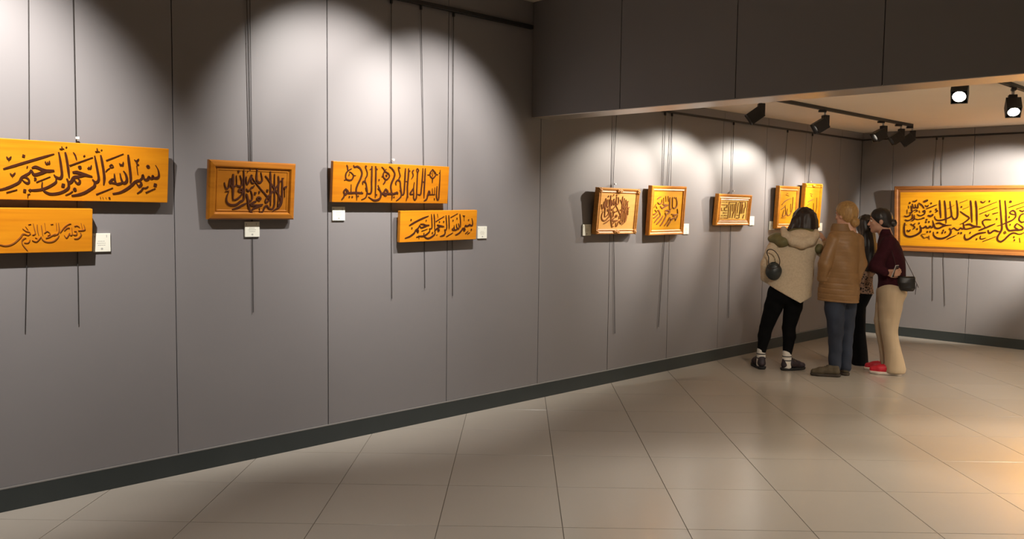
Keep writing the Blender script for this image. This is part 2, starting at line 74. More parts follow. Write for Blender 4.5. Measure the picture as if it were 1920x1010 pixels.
PEOPLE = {'p1':{'G':[0.66,-3.33,0.0],'yaw':0.4942,'ppm':204.538,'legs':[['c',0.0249,0,0.7611,-0.0203,0.01,0.6164,0.1,0.088,0.01],['c',-0.0203,0.01,0.6164,-0.0815,0.03,0.4049,0.088,0.064,0.01],['c',-0.0815,0.03,0.4049,-0.0963,0.02,0.3205,0.064,0.062,0.01],['c',-0.0963,0.02,0.3205,-0.1165,0,0.1736,0.062,0.04,0.01],['c',0.1635,0,0.7668,0.164,0.03,0.6227,0.1,0.088,0.01],['c',0.164,0.03,0.6227,0.1316,0.05,0.4136,0.088,0.064,0.01],['c',0.1316,0.05,0.4136,0.1391,0.03,0.3323,0.064,0.062,0.01],['c',0.1391,0.03,0.3323,0.1249,0,0.1568,0.062,0.041,0.01],['e',0.0997,0,0.7537,0.17,0.13,0.12,0,0.03]],'body':[['c',0.0249,0,0.7611,-0.0203,0.01,0.6164,0.086,0.074,0.01],['c',-0.0203,0.01,0.6164,-0.0815,0.03,0.4049,0.074,0.05,0.01],['c',-0.0815,0.03,0.4049,-0.0963,0.02,0.3205,0.05,0.048,0.01],['c',-0.0963,0.02,0.3205,-0.1165,0,0.1736,0.048,0.026,0.01],['c',-0.1165,0,0.1736,-0.1172,0,0.0352,0.026,0.03,0.01],['c',0.1635,0,0.7668,0.164,0.03,0.6227,0.086,0.074,0.01],['c',0.164,0.03,0.6227,0.1316,0.05,0.4136,0.074,0.05,0.01],['c',0.1316,0.05,0.4136,0.1391,0.03,0.3323,0.05,0.048,0.01],['c',0.1391,0.03,0.3323,0.1249,0,0.1568,0.048,0.027,0.01],['c',0.1249,0,0.1568,0.129,0,0.0357,0.027,0.03,0.01],['e',0.0997,0,0.7537,0.15,0.11,0.11,0,0.03],['c',0.1127,0,0.8064,0.1375,0.03,0.9615,0.11,0.1,0.03],['c',0.1375,0.03,0.9615,0.171,0.09,1.1678,0.1,0.12,0.03],['c',0.171,0.09,1.1678,0.2074,0.14,1.2923,0.12,0.07,0.03],['c',0.2074,0.14,1.2923,0.2257,0.18,1.365,0.07,0.05,0.03],['c',-0.0171,0.08,1.2682,-0.1039,-0.02,1.0403,0.045,0.036,0.02],['c',-0.1039,-0.02,1.0403,-0.0457,0.05,0.9222,0.036,0.028,0.02],['c',0.3559,0.1,1.2451,0.473,0.2,1.1185,0.045,0.036,0.02],['c',0.473,0.2,1.1185,0.444,0.32,1.2602,0.036,0.026,0.02]],'head':{'c':[0.2425,0.2,1.47],'yaw':80,'pitch':-12},'handR':{'w':[0.4436,0.32,1.2708],'d':[-0.55,0.25,0.8],'n':[-0.8,0.3,-0.5]},'handL':{'w':[-0.0457,0.05,0.9222],'d':[0.3,0.6,-0.5],'n':[1,0,0]},'jacket':[['s',[[0.599,0.1458,0,0.1852,0.15],[0.6924,0.1301,0,0.1976,0.15],[0.807,0.126,0,0.2073,0.155],[0.936,0.1342,0.02,0.2099,0.155],[1.0646,0.1426,0.05,0.2078,0.15],[1.1679,0.1568,0.08,0.2107,0.145],[1.2615,0.1738,0.1,0.2107,0.125],[1.3238,0.1875,0.12,0.1662,0.09],[1.371,0.2141,0.14,0.1091,0.06]],2.4,0.02],['c',-0.0067,0.06,1.2587,-0.0934,-0.07,1.0436,0.064,0.062,0.012],['c',-0.0934,-0.07,1.0436,-0.0946,-0.01,0.9039,0.062,0.052,0.012],['c',0.3465,0.1,1.2344,0.4681,0.2,1.1184,0.062,0.052,0.02],['c',0.4681,0.2,1.1184,0.4496,0.31,1.2289,0.052,0.043,0.02]],'hem':[[-0.1161,-0.15,0.8621],[0.2222,-0.15,0.6807]],'hem2':[[0.2224,-0.15,0.6756],[0.3356,-0.15,0.7419]],'hood':[['e',0.2102,0.02,1.2755,0.155,0.1,0.105,0,0.03],['c',0.0492,0.07,1.3797,0.0708,-0.02,1.3098,0.028,0.034,0.03],['c',0.0708,-0.02,1.3098,0.1404,-0.07,1.2667,0.034,0.042,0.03],['c',0.1404,-0.07,1.2667,0.2233,-0.085,1.2488,0.042,0.046,0.03],['c',0.2233,-0.085,1.2488,0.3052,-0.06,1.2753,0.046,0.04,0.03],['c',0.3052,-0.06,1.2753,0.3445,0.0,1.3204,0.04,0.034,0.03],['c',0.3445,0.0,1.3204,0.351,0.08,1.3595,0.034,0.026,0.03]],'patchL':[['e',-0.0125,0.05,1.285,0.082,0.1,0.058,0,0.03],['e',0.0481,0.01,1.2565,0.075,0.115,0.055,0,0.03]],'patchR':[['e',0.3761,0.07,1.195,0.05,0.1,0.05,0,0.02]],'scarf':[['e',0.1747,0.08,1.3403,0.095,0.085,0.055,0,0.02],['e',0.254,0.1,1.3467,0.1,0.085,0.05,0,0.02]],'hair':[['e',0.2416,0.19,1.4858,0.112,0.125,0.112,0,0.03],['s',[[1.3201,0.2704,0.13,0.0642,0.05],[1.3457,0.2548,0.14,0.104,0.09],[1.4026,0.2506,0.16,0.1265,0.11],[1.4703,0.2514,0.18,0.1192,0.12],[1.5227,0.25,0.19,0.0944,0.11]],2.2,0.03],['c',0.1613,0.1,1.4542,0.1192,0.08,1.3704,0.05,0.03,0.03],['c',0.1192,0.08,1.3704,0.0904,0.06,1.3339,0.03,0.008,0.03]],'socks':[[['c',-0.1194,0,0.184,-0.12,0,0.0456,0.041,0.043,0.02]],[['c',0.1218,0,0.1724,0.1238,0,0.0406,0.043,0.045,0.02]]],'shoes':[{'h':[-0.1261,0,-0.0027],'a':[-0.12,0,0.0456],'d':[-0.35,1,0],'s':1.05,'hz':1.15},{'h':[0.1007,0,-0.0138],'a':[0.1238,0,0.0406],'d':[0.85,0.55,0],'s':1.0,'hz':1.15}],'bag':[['e',-0.0289,-0.13,0.9772,0.075,0.05,0.088,0,0.02]],'bagc':[-0.0289,-0.13,0.9772],'strap':[[0.0209,-0.165,1.0273],[0.0241,-0.172,1.0789],[0.0078,-0.175,1.1297],[-0.0228,-0.172,1.1695],[-0.0576,-0.165,1.1861],[-0.087,-0.15,1.1796],[-0.0958,-0.155,1.1513],[-0.0797,-0.165,1.1113],[-0.0781,-0.17,1.0655],[-0.0719,-0.165,1.0243]]},'p2':{'G':[1.27,-3.13,0.0],'yaw':0.4215,'ppm':218.4001,'legs':[['c',-0.0949,-0.04,0.7753,-0.0953,-0.04,0.6589,0.1,0.092,0.008],['c',-0.0953,-0.04,0.6589,-0.077,-0.04,0.4214,0.092,0.07,0.008],['c',-0.077,-0.04,0.4214,-0.0755,-0.04,0.2535,0.07,0.06,0.008],['c',-0.0755,-0.04,0.2535,-0.074,-0.04,0.085,0.06,0.056,0.008],['c',0.0083,0.06,0.7712,0.0127,0.06,0.6543,0.1,0.088,0.008],['c',0.0127,0.06,0.6543,0.017,0.06,0.4143,0.088,0.066,0.008],['c',0.017,0.06,0.4143,0.0187,0.06,0.2451,0.066,0.058,0.008],['c',0.0187,0.06,0.2451,0.0204,0.06,0.0755,0.058,0.055,0.008],['e',-0.0443,0.01,0.7935,0.13,0.13,0.1,0,0.03]],'body':[['c',-0.0949,-0.04,0.7753,-0.0953,-0.04,0.6589,0.086,0.078,0.01],['c',-0.0953,-0.04,0.6589,-0.077,-0.04,0.4214,0.078,0.056,0.01],['c',-0.077,-0.04,0.4214,-0.0755,-0.04,0.2535,0.056,0.046,0.01],['c',-0.0755,-0.04,0.2535,-0.074,-0.04,0.085,0.046,0.042,0.01],['c',-0.074,-0.04,0.085,-0.0723,-0.04,0.0391,0.042,0.03,0.01],['c',0.0083,0.06,0.7712,0.0127,0.06,0.6543,0.086,0.074,0.01],['c',0.0127,0.06,0.6543,0.017,0.06,0.4143,0.074,0.052,0.01],['c',0.017,0.06,0.4143,0.0187,0.06,0.2451,0.052,0.044,0.01],['c',0.0187,0.06,0.2451,0.0204,0.06,0.0755,0.044,0.041,0.01],['c',0.0204,0.06,0.0755,0.0221,0.06,0.0292,0.041,0.03,0.01],['e',-0.0443,0.01,0.7935,0.12,0.12,0.11,0,0.03],['c',-0.0457,0,0.8349,-0.043,0,1.0119,0.11,0.1,0.03],['c',-0.043,0,1.0119,-0.0365,0,1.2136,0.1,0.115,0.03],['c',-0.0365,0,1.2136,-0.0521,0.0,1.3789,0.115,0.065,0.03],['c',-0.0521,0.0,1.3789,-0.0403,0.01,1.4391,0.065,0.052,0.03],['c',-0.1272,-0.07,1.2788,-0.1932,-0.12,1.0589,0.045,0.036,0.02],['c',-0.1932,-0.12,1.0589,-0.1945,-0.08,0.9357,0.036,0.028,0.02],['c',0.0772,0,1.2918,0.1185,0.03,1.0714,0.045,0.036,0.02],['c',0.1185,0.03,1.0714,0.0779,0.0,0.911,0.036,0.028,0.02]],'head':{'c':[-0.0297,0.02,1.5294],'yaw':142,'pitch':-4},'handL':{'w':[-0.1945,-0.08,0.9357],'d':[0.4,0.5,-0.7],'n':[1,0,0]},'handR':{'w':[0.0779,0.0,0.911],'d':[-0.3,0.3,-0.9],'n':[-1,0,0]},'jacket':[['s',[[0.6307,-0.0681,0,0.1936,0.15],[0.7019,-0.0672,0,0.1923,0.15],[0.8085,-0.0676,0,0.1863,0.15],[0.9353,-0.065,0,0.1742,0.15],[1.0619,-0.0554,0,0.1598,0.15],[1.1882,-0.046,0,0.1548,0.15],[1.2788,-0.0422,0,0.1476,0.14],[1.3338,-0.0465,0,0.1311,0.12],[1.3788,-0.0525,0,0.1031,0.1]],2.5,0.02],['c',-0.127,-0.085,1.2794,-0.1927,-0.135,1.0548,0.068,0.062,0.01],['c',-0.1927,-0.135,1.0548,-0.2127,-0.1,0.9314,0.062,0.052,0.01],['c',0.0727,0,1.2867,0.1158,0.02,1.0769,0.064,0.058,0.015],['c',0.1158,0.02,1.0769,0.0818,0.0,0.9313,0.058,0.05,0.015]],'hem':[[-0.2602,-0.15,0.7194],[0.1215,-0.15,0.7044]],'collar':[['s',[[1.3687,-0.0569,0.0,0.1078,0.095],[1.4087,-0.063,0.0,0.0938,0.085],[1.4438,-0.0642,0.0,0.0797,0.08]],2.2,0.02]],'hair':[['e',-0.0114,0.005,1.5397,0.098,0.108,0.112,0,0.03],['e',-0.0093,-0.02,1.485,0.08,0.08,0.07,0,0.03]],'bun':[['e',0.0518,-0.06,1.4592,0.042,0.042,0.045,0,0.02]],'shoes':[{'h':[-0.0329,-0.07,0.0069],'d':[-1,-0.08,0],'s':1.0},{'h':[0.0281,0.02,0.0009],'d':[-0.25,1,0],'s':0.98}]},'p3':{'G':[1.13,-2.36,0.0],'yaw':0.4017,'ppm':203.974,'legs':[['s',[[-0.0054,-0.0267,0,0.0835,0.13],[0.1213,-0.0315,0,0.0733,0.11],[0.3408,-0.045,0,0.0581,0.09],[0.5877,-0.0495,0,0.058,0.1],[0.7368,-0.0227,0,0.0905,0.12],[0.8024,-0.0202,0,0.0854,0.13]],2.2,0.02],['s',[[-0.0403,-0.1278,0.16,0.0675,0.12],[0.2015,-0.137,0.16,0.0571,0.1],[0.5734,-0.1191,0.1,0.0667,0.11],[0.7464,-0.0739,0.05,0.066,0.12]],2.2,0.02]],'body':[['c',-0.03,0,0.022,-0.0423,0,0.341,0.035,0.04,0.02],['c',-0.0423,0,0.341,-0.05,0.0,0.6698,0.04,0.045,0.02],['c',-0.1235,0.16,-0.0116,-0.1359,0.16,0.314,0.035,0.04,0.02],['c',-0.1359,0.16,0.314,-0.0859,0.06,0.6622,0.04,0.045,0.02],['c',-0.024,0,0.7804,-0.0225,0,0.9984,0.06,0.06,0.03],['c',-0.0225,0,0.9984,-0.0148,0.0,1.1886,0.06,0.065,0.03],['c',-0.0148,0.0,1.1886,-0.0193,0.0,1.3021,0.065,0.055,0.03],['c',-0.0193,0.0,1.3021,-0.0214,0.0,1.3562,0.055,0.05,0.03],['c',0.0646,0.04,1.2056,0.0931,0.08,0.9979,0.04,0.035,0.02],['c',0.0931,0.08,0.9979,0.0357,0.16,0.9247,0.035,0.028,0.02],['c',-0.0854,-0.04,1.2043,-0.098,0.0,0.9955,0.04,0.035,0.02],['c',-0.098,0.0,0.9955,-0.1271,0.1,0.9221,0.035,0.028,0.02]],'head':{'c':[-0.0286,0.02,1.4097],'yaw':130,'pitch':-8},'handL':{'w':[-0.1271,0.1,0.9221],'d':[-0.5,0.8,0],'n':[0,0,-1]},'handR':{'w':[0.0357,0.16,0.9247],'d':[-0.5,0.8,0],'n':[0,0,-1]},'jacket':[['s',[[0.7316,-0.0175,0,0.0905,0.13],[0.8352,-0.0189,0,0.0829,0.125],[0.9986,-0.0178,0,0.0803,0.12],[1.1343,-0.0156,0,0.0926,0.13],[1.2266,-0.0116,0,0.0851,0.12],[1.2915,-0.0115,0,0.0525,0.08],[1.3238,-0.0177,0,0.0275,0.05]],2.2,0.02],['c',0.0546,0.04,1.2053,0.0881,0.08,0.9977,0.05,0.045,0.02],['c',0.0881,0.08,0.9977,0.0406,0.15,0.9311,0.045,0.038,0.02],['c',-0.0804,-0.04,1.2045,-0.0929,0.0,0.9957,0.05,0.045,0.02],['c',-0.0929,0.0,0.9957,-0.1221,0.09,0.9285,0.045,0.038,0.02]],'hair':[['e',-0.0242,0.02,1.426,0.098,0.11,0.105,0,0.03],['s',[[0.9637,0.0215,-0.11,0.042,0.03],[1.0596,0.0175,-0.1,0.0668,0.05],[1.2188,0.0013,-0.07,0.0769,0.08],[1.3249,-0.0079,-0.03,0.0772,0.1],[1.4049,-0.0136,0,0.0699,0.11],[1.475,-0.0162,0,0.0599,0.1]],2.2,0.03]],'shoes':[{'h':[0.022,0,-0.0124],'d':[-1,0.5,0],'s':0.9},{'h':[-0.0804,0.12,-0.0353],'d':[-1,0.5,0],'s':0.9}]},'p4':{'G':[1.52,-2.62,0.0],'yaw':0.3733,'ppm':218.4853,'legs':[['c',-0.026,-0.07,0.7898,-0.0343,-0.08,0.6515,0.118,0.108,0.008],['c',-0.0343,-0.08,0.6515,-0.0385,-0.08,0.5225,0.108,0.088,0.008],['c',-0.0385,-0.08,0.5225,-0.0292,-0.08,0.4096,0.088,0.074,0.008],['c',-0.0292,-0.08,0.4096,0.0011,-0.08,0.2413,0.074,0.078,0.008],['c',0.0011,-0.08,0.2413,0.0323,-0.08,0.0524,0.078,0.094,0.008],['c',-0.0454,0.07,0.7767,-0.0731,0.08,0.633,0.115,0.098,0.008],['c',-0.0731,0.08,0.633,-0.0965,0.08,0.5001,0.098,0.08,0.008],['c',-0.0965,0.08,0.5001,-0.0871,0.08,0.3849,0.08,0.066,0.008],['c',-0.0871,0.08,0.3849,-0.0514,0.08,0.2135,0.066,0.066,0.008],['c',-0.0514,0.08,0.2135,-0.0152,0.08,0.0317,0.066,0.08,0.008],['e',-0.0262,0,0.7838,0.135,0.17,0.11,0,0.03]],'body':[['c',-0.0302,-0.07,0.7793,-0.0301,-0.08,0.4302,0.08,0.06,0.02],['c',-0.0301,-0.08,0.4302,0.0225,-0.08,0.0619,0.06,0.04,0.02],['c',-0.045,0.07,0.7663,-0.0927,0.08,0.4056,0.08,0.055,0.02],['c',-0.0927,0.08,0.4056,-0.0248,0.08,0.0308,0.055,0.04,0.02],['e',-0.0356,0,0.7833,0.09,0.13,0.09,0,0.03],['c',-0.0232,0,0.8253,-0.0305,0,1.0057,0.085,0.09,0.03],['c',-0.0305,0,1.0057,-0.0562,0.0,1.1747,0.09,0.085,0.03],['c',-0.0562,0.0,1.1747,-0.1002,0.0,1.3278,0.085,0.052,0.03],['c',-0.1002,0.0,1.3278,-0.122,0.0,1.3993,0.052,0.05,0.03],['c',-0.0682,-0.16,1.2723,-0.1699,-0.2,1.0428,0.045,0.038,0.02],['c',-0.1699,-0.2,1.0428,-0.084,-0.215,0.9916,0.038,0.027,0.02],['c',-0.085,0.16,1.2612,-0.1863,0.16,1.0158,0.045,0.038,0.02],['c',-0.1863,0.16,1.0158,-0.1379,-0.02,0.9766,0.038,0.027,0.02]],'head':{'c':[-0.1582,0.0,1.4758],'yaw':184,'pitch':-6},'handL':{'w':[-0.084,-0.215,0.9916],'d':[1,-0.1,-0.05],'n':[0.15,0.85,0.4]},'handR':{'w':[-0.1379,-0.02,0.9766],'d':[0.7,-0.5,0],'n':[0,0.5,1]},'jacket':[['s',[[0.7893,-0.0201,0,0.1247,0.15],[0.8253,-0.024,0,0.1318,0.155],[0.9025,-0.0295,0,0.1294,0.15],[1.0054,-0.036,0,0.127,0.155],[1.1081,-0.0473,0,0.1246,0.17],[1.2054,-0.0628,0,0.113,0.18],[1.277,-0.0773,0,0.0919,0.165],[1.3228,-0.0931,0,0.0684,0.12],[1.3586,-0.1016,0,0.0519,0.075]],2.3,0.02],['c',-0.0683,-0.15,1.2719,-0.1702,-0.195,1.0476,0.066,0.058,0.02],['c',-0.1702,-0.195,1.0476,-0.0934,-0.21,0.9934,0.058,0.043,0.02],['c',-0.0849,0.15,1.2615,-0.1861,0.15,1.0164,0.064,0.056,0.02],['c',-0.1861,0.15,1.0164,-0.1338,0.0,0.9859,0.056,0.042,0.02]],'collar':[['s',[[1.3329,-0.1006,0,0.0613,0.085],[1.3688,-0.1067,0,0.0519,0.072],[1.3945,-0.1077,0,0.0425,0.066]],2.2,0.02]],'hair':[['e',-0.1236,0,1.4995,0.083,0.086,0.092,0,0.02],['e',-0.1011,0,1.4665,0.058,0.078,0.07,0,0.02]],'bun':[['e',-0.0417,0,1.4523,0.036,0.036,0.036,0,0.02]],'shoes':[{'h':[0.0808,-0.1,0.0085],'d':[-1,0.02,0],'s':1.08},{'h':[0.0244,0.08,-0.0018],'d':[-1,0.06,0],'s':1.05}],'bag':[['s',[[0.8195,0.1022,-0.16,0.0548,0.03],[0.8448,0.1033,-0.16,0.0707,0.045],[0.895,0.0988,-0.16,0.0776,0.045],[0.9453,0.0968,-0.16,0.073,0.035],[0.9554,0.0964,-0.16,0.0684,0.02]],3.0,0.02]],'bagc':[0.0996,-0.16,0.8849],'strap':[[0.0235,-0.19,0.9492],[0.0013,-0.22,1.0458],[-0.0416,-0.2,1.1939],[-0.0841,-0.12,1.3111],[-0.105,-0.03,1.3388],[-0.0674,0.05,1.3222],[0.016,0.08,1.246],[0.0823,-0.02,1.1036],[0.1265,-0.11,1.019],[0.1607,-0.15,0.9525]],'tassel':[[[0.1659,-0.17,0.929],[0.1857,-0.17,0.8898],[0.2007,-0.17,0.8555]],[[0.1857,-0.17,0.8898],[0.179,-0.17,0.8343],[0.1764,-0.17,0.7889]]],'phone':[-0.0062,-0.235,1.0062]}}

# ---------------------------------------------------------------- materials
MATS = {}
def principled(name, col, rough=0.6, metal=0.0, spec=0.5):
    m = bpy.data.materials.new(name)
    m.use_nodes = True
    b = m.node_tree.nodes['Principled BSDF']
    b.inputs['Base Color'].default_value = (*col, 1)
    b.inputs['Roughness'].default_value = rough
    b.inputs['Metallic'].default_value = metal
    b.inputs['Specular IOR Level'].default_value = spec
    MATS[name] = m
    return m, m.node_tree.nodes, m.node_tree.links, b

def noisy(name, c1, c2, scale=(8, 8, 8), rough=0.6, bump=0.0, bscale=200.0, bdist=0.002, metal=0.0, spec=0.5, detail=4.0, coord='Object', rmix=None):
    m, N, L, b = principled(name, c1, rough, metal, spec)
    tc = N.new('ShaderNodeTexCoord')
    mp = N.new('ShaderNodeMapping')
    mp.inputs['Scale'].default_value = scale
    no = N.new('ShaderNodeTexNoise')
    no.inputs['Scale'].default_value = 1.0
    no.inputs['Detail'].default_value = detail
    rp = N.new('ShaderNodeValToRGB')
    rp.color_ramp.elements[0].position = 0.3
    rp.color_ramp.elements[1].position = 0.7
    rp.color_ramp.elements[0].color = (*c1, 1)
    rp.color_ramp.elements[1].color = (*c2, 1)
    src = N.new('ShaderNodeNewGeometry').outputs['Position'] if coord == 'World' else tc.outputs[coord]
    L.new(src, mp.inputs['Vector'])
    L.new(mp.outputs[0], no.inputs['Vector'])
    L.new(no.outputs['Fac'], rp.inputs['Fac'])
    L.new(rp.outputs['Color'], b.inputs['Base Color'])
    if rmix:
        mr = N.new('ShaderNodeMapRange')
        mr.inputs['To Min'].default_value = rmix[0]
        mr.inputs['To Max'].default_value = rmix[1]
        L.new(no.outputs['Fac'], mr.inputs['Value'])
        L.new(mr.outputs[0], b.inputs['Roughness'])
    if bump:
        n2 = N.new('ShaderNodeTexNoise')
        n2.inputs['Scale'].default_value = bscale
        n2.inputs['Detail'].default_value = 3
        bp = N.new('ShaderNodeBump')
        bp.inputs['Strength'].default_value = bump
        bp.inputs['Distance'].default_value = bdist
        L.new(src, n2.inputs['Vector'])
        L.new(n2.outputs['Fac'], bp.inputs['Height'])
        L.new(bp.outputs[0], b.inputs['Normal'])
    return m

def wood(name, c1, c2, c3, rough=0.35):
    m, N, L, b = principled(name, c1, rough)
    tc = N.new('ShaderNodeTexCoord')
    mp = N.new('ShaderNodeMapping')
    mp.inputs['Scale'].default_value = (1.6, 20, 22)
    no = N.new('ShaderNodeTexNoise')
    no.inputs['Scale'].default_value = 1.3
    no.inputs['Detail'].default_value = 6
    no.inputs['Distortion'].default_value = 0.6
    rp = N.new('ShaderNodeValToRGB')
    e = rp.color_ramp.elements
    e[0].position, e[0].color = 0.25, (*c2, 1)
    e[1].position, e[1].color = 0.75, (*c3, 1)
    k = e.new(0.5)
    k.color = (*c1, 1)
    L.new(tc.outputs['Object'], mp.inputs['Vector'])
    L.new(mp.outputs[0], no.inputs['Vector'])
    L.new(no.outputs['Fac'], rp.inputs['Fac'])
    L.new(rp.outputs['Color'], b.inputs['Base Color'])
    bp = N.new('ShaderNodeBump')
    bp.inputs['Strength'].default_value = 0.15
    bp.inputs['Distance'].default_value = 0.001
    L.new(no.outputs['Fac'], bp.inputs['Height'])
    L.new(bp.outputs[0], b.inputs['Normal'])
    return m

M_WALL = noisy('wall_laminate', (0.220, 0.208, 0.212), (0.229, 0.217, 0.220), (1.5, 1.5, 1.5), 0.42, 0.05, 90, 0.001, coord='Object')
M_BACK = noisy('wall_backing', (0.02, 0.02, 0.02), (0.03, 0.03, 0.03), (3, 3, 3), 0.9)
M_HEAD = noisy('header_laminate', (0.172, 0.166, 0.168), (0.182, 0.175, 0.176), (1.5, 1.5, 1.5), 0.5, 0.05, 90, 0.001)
M_BASE = noisy('baseboard_paint', (0.030, 0.038, 0.038), (0.036, 0.044, 0.044), (5, 5, 5), 0.45)
M_BASETOP = noisy('baseboard_cap_metal', (0.30, 0.29, 0.28), (0.34, 0.33, 0.32), (5, 5, 5), 0.4, metal=0.4)
def tile_mat():
    m, N, L, b = principled('floor_tile', (0.335, 0.308, 0.272), 0.215, 0.0, 0.62)
    ob = N.new('ShaderNodeObjectInfo')
    ge = N.new('ShaderNodeNewGeometry')
    no = N.new('ShaderNodeTexNoise')
    no.inputs['Scale'].default_value = 9.0
    no.inputs['Detail'].default_value = 2.0
    mp = N.new('ShaderNodeMapping')
    mp.inputs['Scale'].default_value = (1.0, 1.0, 1.0)
    L.new(ge.outputs['Position'], mp.inputs['Vector'])
    L.new(mp.outputs[0], no.inputs['Vector'])
    ad = N.new('ShaderNodeMath'); ad.operation = 'MULTIPLY_ADD'
    ad.inputs[1].default_value = 0.35
    L.new(no.outputs['Fac'], ad.inputs[0]); L.new(ob.outputs['Random'], ad.inputs[2])
    rp = N.new('ShaderNodeMapRange')
    rp.inputs['From Max'].default_value = 1.35
    rp.inputs['To Min'].default_value = 0.965
    rp.inputs['To Max'].default_value = 1.035
    L.new(ad.outputs[0], rp.inputs['Value'])
    hs = N.new('ShaderNodeHueSaturation')
    hs.inputs['Color'].default_value = (0.415, 0.378, 0.328, 1)
    L.new(rp.outputs[0], hs.inputs['Value'])
    L.new(hs.outputs['Color'], b.inputs['Base Color'])
    return m
M_TILE = tile_mat()
M_GROUT = noisy('floor_grout', (0.10, 0.085, 0.07), (0.13, 0.11, 0.09), (30, 30, 30), 0.9)
M_CEIL = noisy('ceiling_paint', (0.84, 0.74, 0.61), (0.86, 0.76, 0.63), (2, 2, 2), 0.8)
M_SOFFIT = noisy('soffit_metal', (0.62, 0.56, 0.48), (0.68, 0.61, 0.52), (3, 3, 3), 0.30, metal=0.75)
M_BLACK = noisy('black_powder_coat', (0.012, 0.011, 0.011), (0.018, 0.016, 0.016), (20, 20, 20), 0.5)
M_WIRE = noisy('steel_wire', (0.045, 0.040, 0.040), (0.06, 0.055, 0.05), (20, 20, 20), 0.5, metal=0.3)
M_HOOK = noisy('white_hook', (0.85, 0.83, 0.8), (0.8, 0.78, 0.75), (20, 20, 20), 0.3)
M_CARD = noisy('card_paper', (0.83, 0.83, 0.72), (0.86, 0.86, 0.75), (20, 20, 20), 0.6)
M_PRINT = noisy('card_print', (0.42, 0.42, 0.38), (0.46, 0.46, 0.42), (20, 20, 20), 0.7)
M_STEEL = noisy('bracket_steel', (0.55, 0.54, 0.52), (0.6, 0.58, 0.56), (20, 20, 20), 0.3, metal=0.8)
W_ORANGE = wood('wood_orange', (0.70, 0.255, 0.008), (0.60, 0.195, 0.006), (0.76, 0.295, 0.010))
W_YELLOW = wood('wood_golden', (0.78, 0.345, 0.010), (0.70, 0.285, 0.008), (0.84, 0.39, 0.014))
W_AMBER = wood('wood_amber', (0.52, 0.178, 0.005), (0.43, 0.135, 0.004), (0.58, 0.21, 0.006))
W_RED = wood('wood_chestnut', (0.40, 0.140, 0.010), (0.31, 0.100, 0.007), (0.47, 0.170, 0.013), 0.3)
W_PALE = wood('wood_pale', (0.82, 0.43, 0.12), (0.74, 0.36, 0.09), (0.87, 0.48, 0.15))
W_LIGHT = wood('wood_light_yellow', (0.86, 0.58, 0.14), (0.80, 0.50, 0.10), (0.90, 0.64, 0.18))
W_BROWN = wood('wood_dark_frame', (0.30, 0.112, 0.025), (0.22, 0.078, 0.016), (0.38, 0.15, 0.038), 0.45)
W_HONEY = wood('wood_honey_frame', (0.50, 0.21, 0.035), (0.38, 0.145, 0.02), (0.60, 0.28, 0.06), 0.5)
W_FRAME = wood('wood_orange_frame', (0.62, 0.23, 0.010), (0.52, 0.17, 0.007), (0.68, 0.27, 0.014), 0.5)
W_INK = noisy('walnut_letters', (0.050, 0.013, 0.005), (0.070, 0.018, 0.006), (30, 30, 30), 0.4)
W_INK2 = noisy('carved_letters', (0.27, 0.085, 0.012), (0.32, 0.105, 0.015), (30, 30, 30), 0.45)
W_INK3 = noisy('relief_letters', (0.30, 0.12, 0.020), (0.36, 0.15, 0.025), (30, 30, 30), 0.45)

M_SKIN = noisy('skin', (0.50, 0.27, 0.18), (0.55, 0.31, 0.21), (20, 20, 20), 0.5)
M_FLEECE = noisy('cream_fleece', (0.56, 0.455, 0.32), (0.66, 0.55, 0.40), (60, 60, 60), 0.95, 0.9, 120, 0.006)
M_OLIVE = noisy('olive_nylon', (0.13, 0.115, 0.045), (0.17, 0.15, 0.06), (20, 20, 20), 0.6, 0.3, 40, 0.004)
M_LEGGING = noisy('black_leggings', (0.0035, 0.0035, 0.004), (0.005, 0.005, 0.006), (20, 20, 20), 0.95, spec=0.15)
M_SOCK = noisy('white_sock', (0.72, 0.68, 0.62), (0.78, 0.74, 0.68), (60, 60, 200), 0.9)
M_STRIPE = noisy('sock_stripe', (0.05, 0.05, 0.05), (0.07, 0.07, 0.07), (60, 60, 60), 0.9)
M_DKSHOE = noisy('dark_sneaker', (0.018, 0.014, 0.016), (0.05, 0.035, 0.05), (40, 40, 40), 0.6)
M_DKSOLE = noisy('dark_rubber', (0.010, 0.010, 0.010), (0.02, 0.02, 0.02), (40, 40, 40), 0.7)
M_DKHAIR = noisy('dark_brown_hair', (0.010, 0.006, 0.005), (0.035, 0.018, 0.012), (120, 120, 8), 0.45, 0.5, 150, 0.003)
M_BLACKHAIR = noisy('black_hair', (0.007, 0.005, 0.005), (0.018, 0.012, 0.010), (120, 120, 8), 0.4, 0.5, 150, 0.003)
M_BLONDE = noisy('blonde_hair', (0.22, 0.115, 0.035), (0.40, 0.235, 0.08), (110, 110, 14), 0.45, 0.5, 150, 0.003)
M_CAMEL = noisy('camel_nylon', (0.23, 0.122, 0.045), (0.27, 0.145, 0.055), (12, 12, 12), 0.5, 0.25, 30, 0.006)
M_CAMELDK = noisy('camel_collar', (0.19, 0.10, 0.036), (0.22, 0.12, 0.044), (12, 12, 12), 0.6, 0.25, 30, 0.005)
M_JEANS = noisy('blue_denim', (0.015, 0.020, 0.036), (0.032, 0.043, 0.072), (7, 7, 3), 0.85, 0.3, 300, 0.001)
M_BROWNSHOE = noisy('brown_suede', (0.060, 0.045, 0.025), (0.09, 0.068, 0.04), (40, 40, 40), 0.8)
M_BROWNSOLE = noisy('brown_rubber', (0.035, 0.026, 0.018), (0.05, 0.036, 0.025), (40, 40, 40), 0.8)
M_BURG = noisy('burgundy_fleece', (0.034, 0.0065, 0.011), (0.046, 0.009, 0.015), (30, 30, 30), 0.95, 0.4, 150, 0.003, spec=0.2)
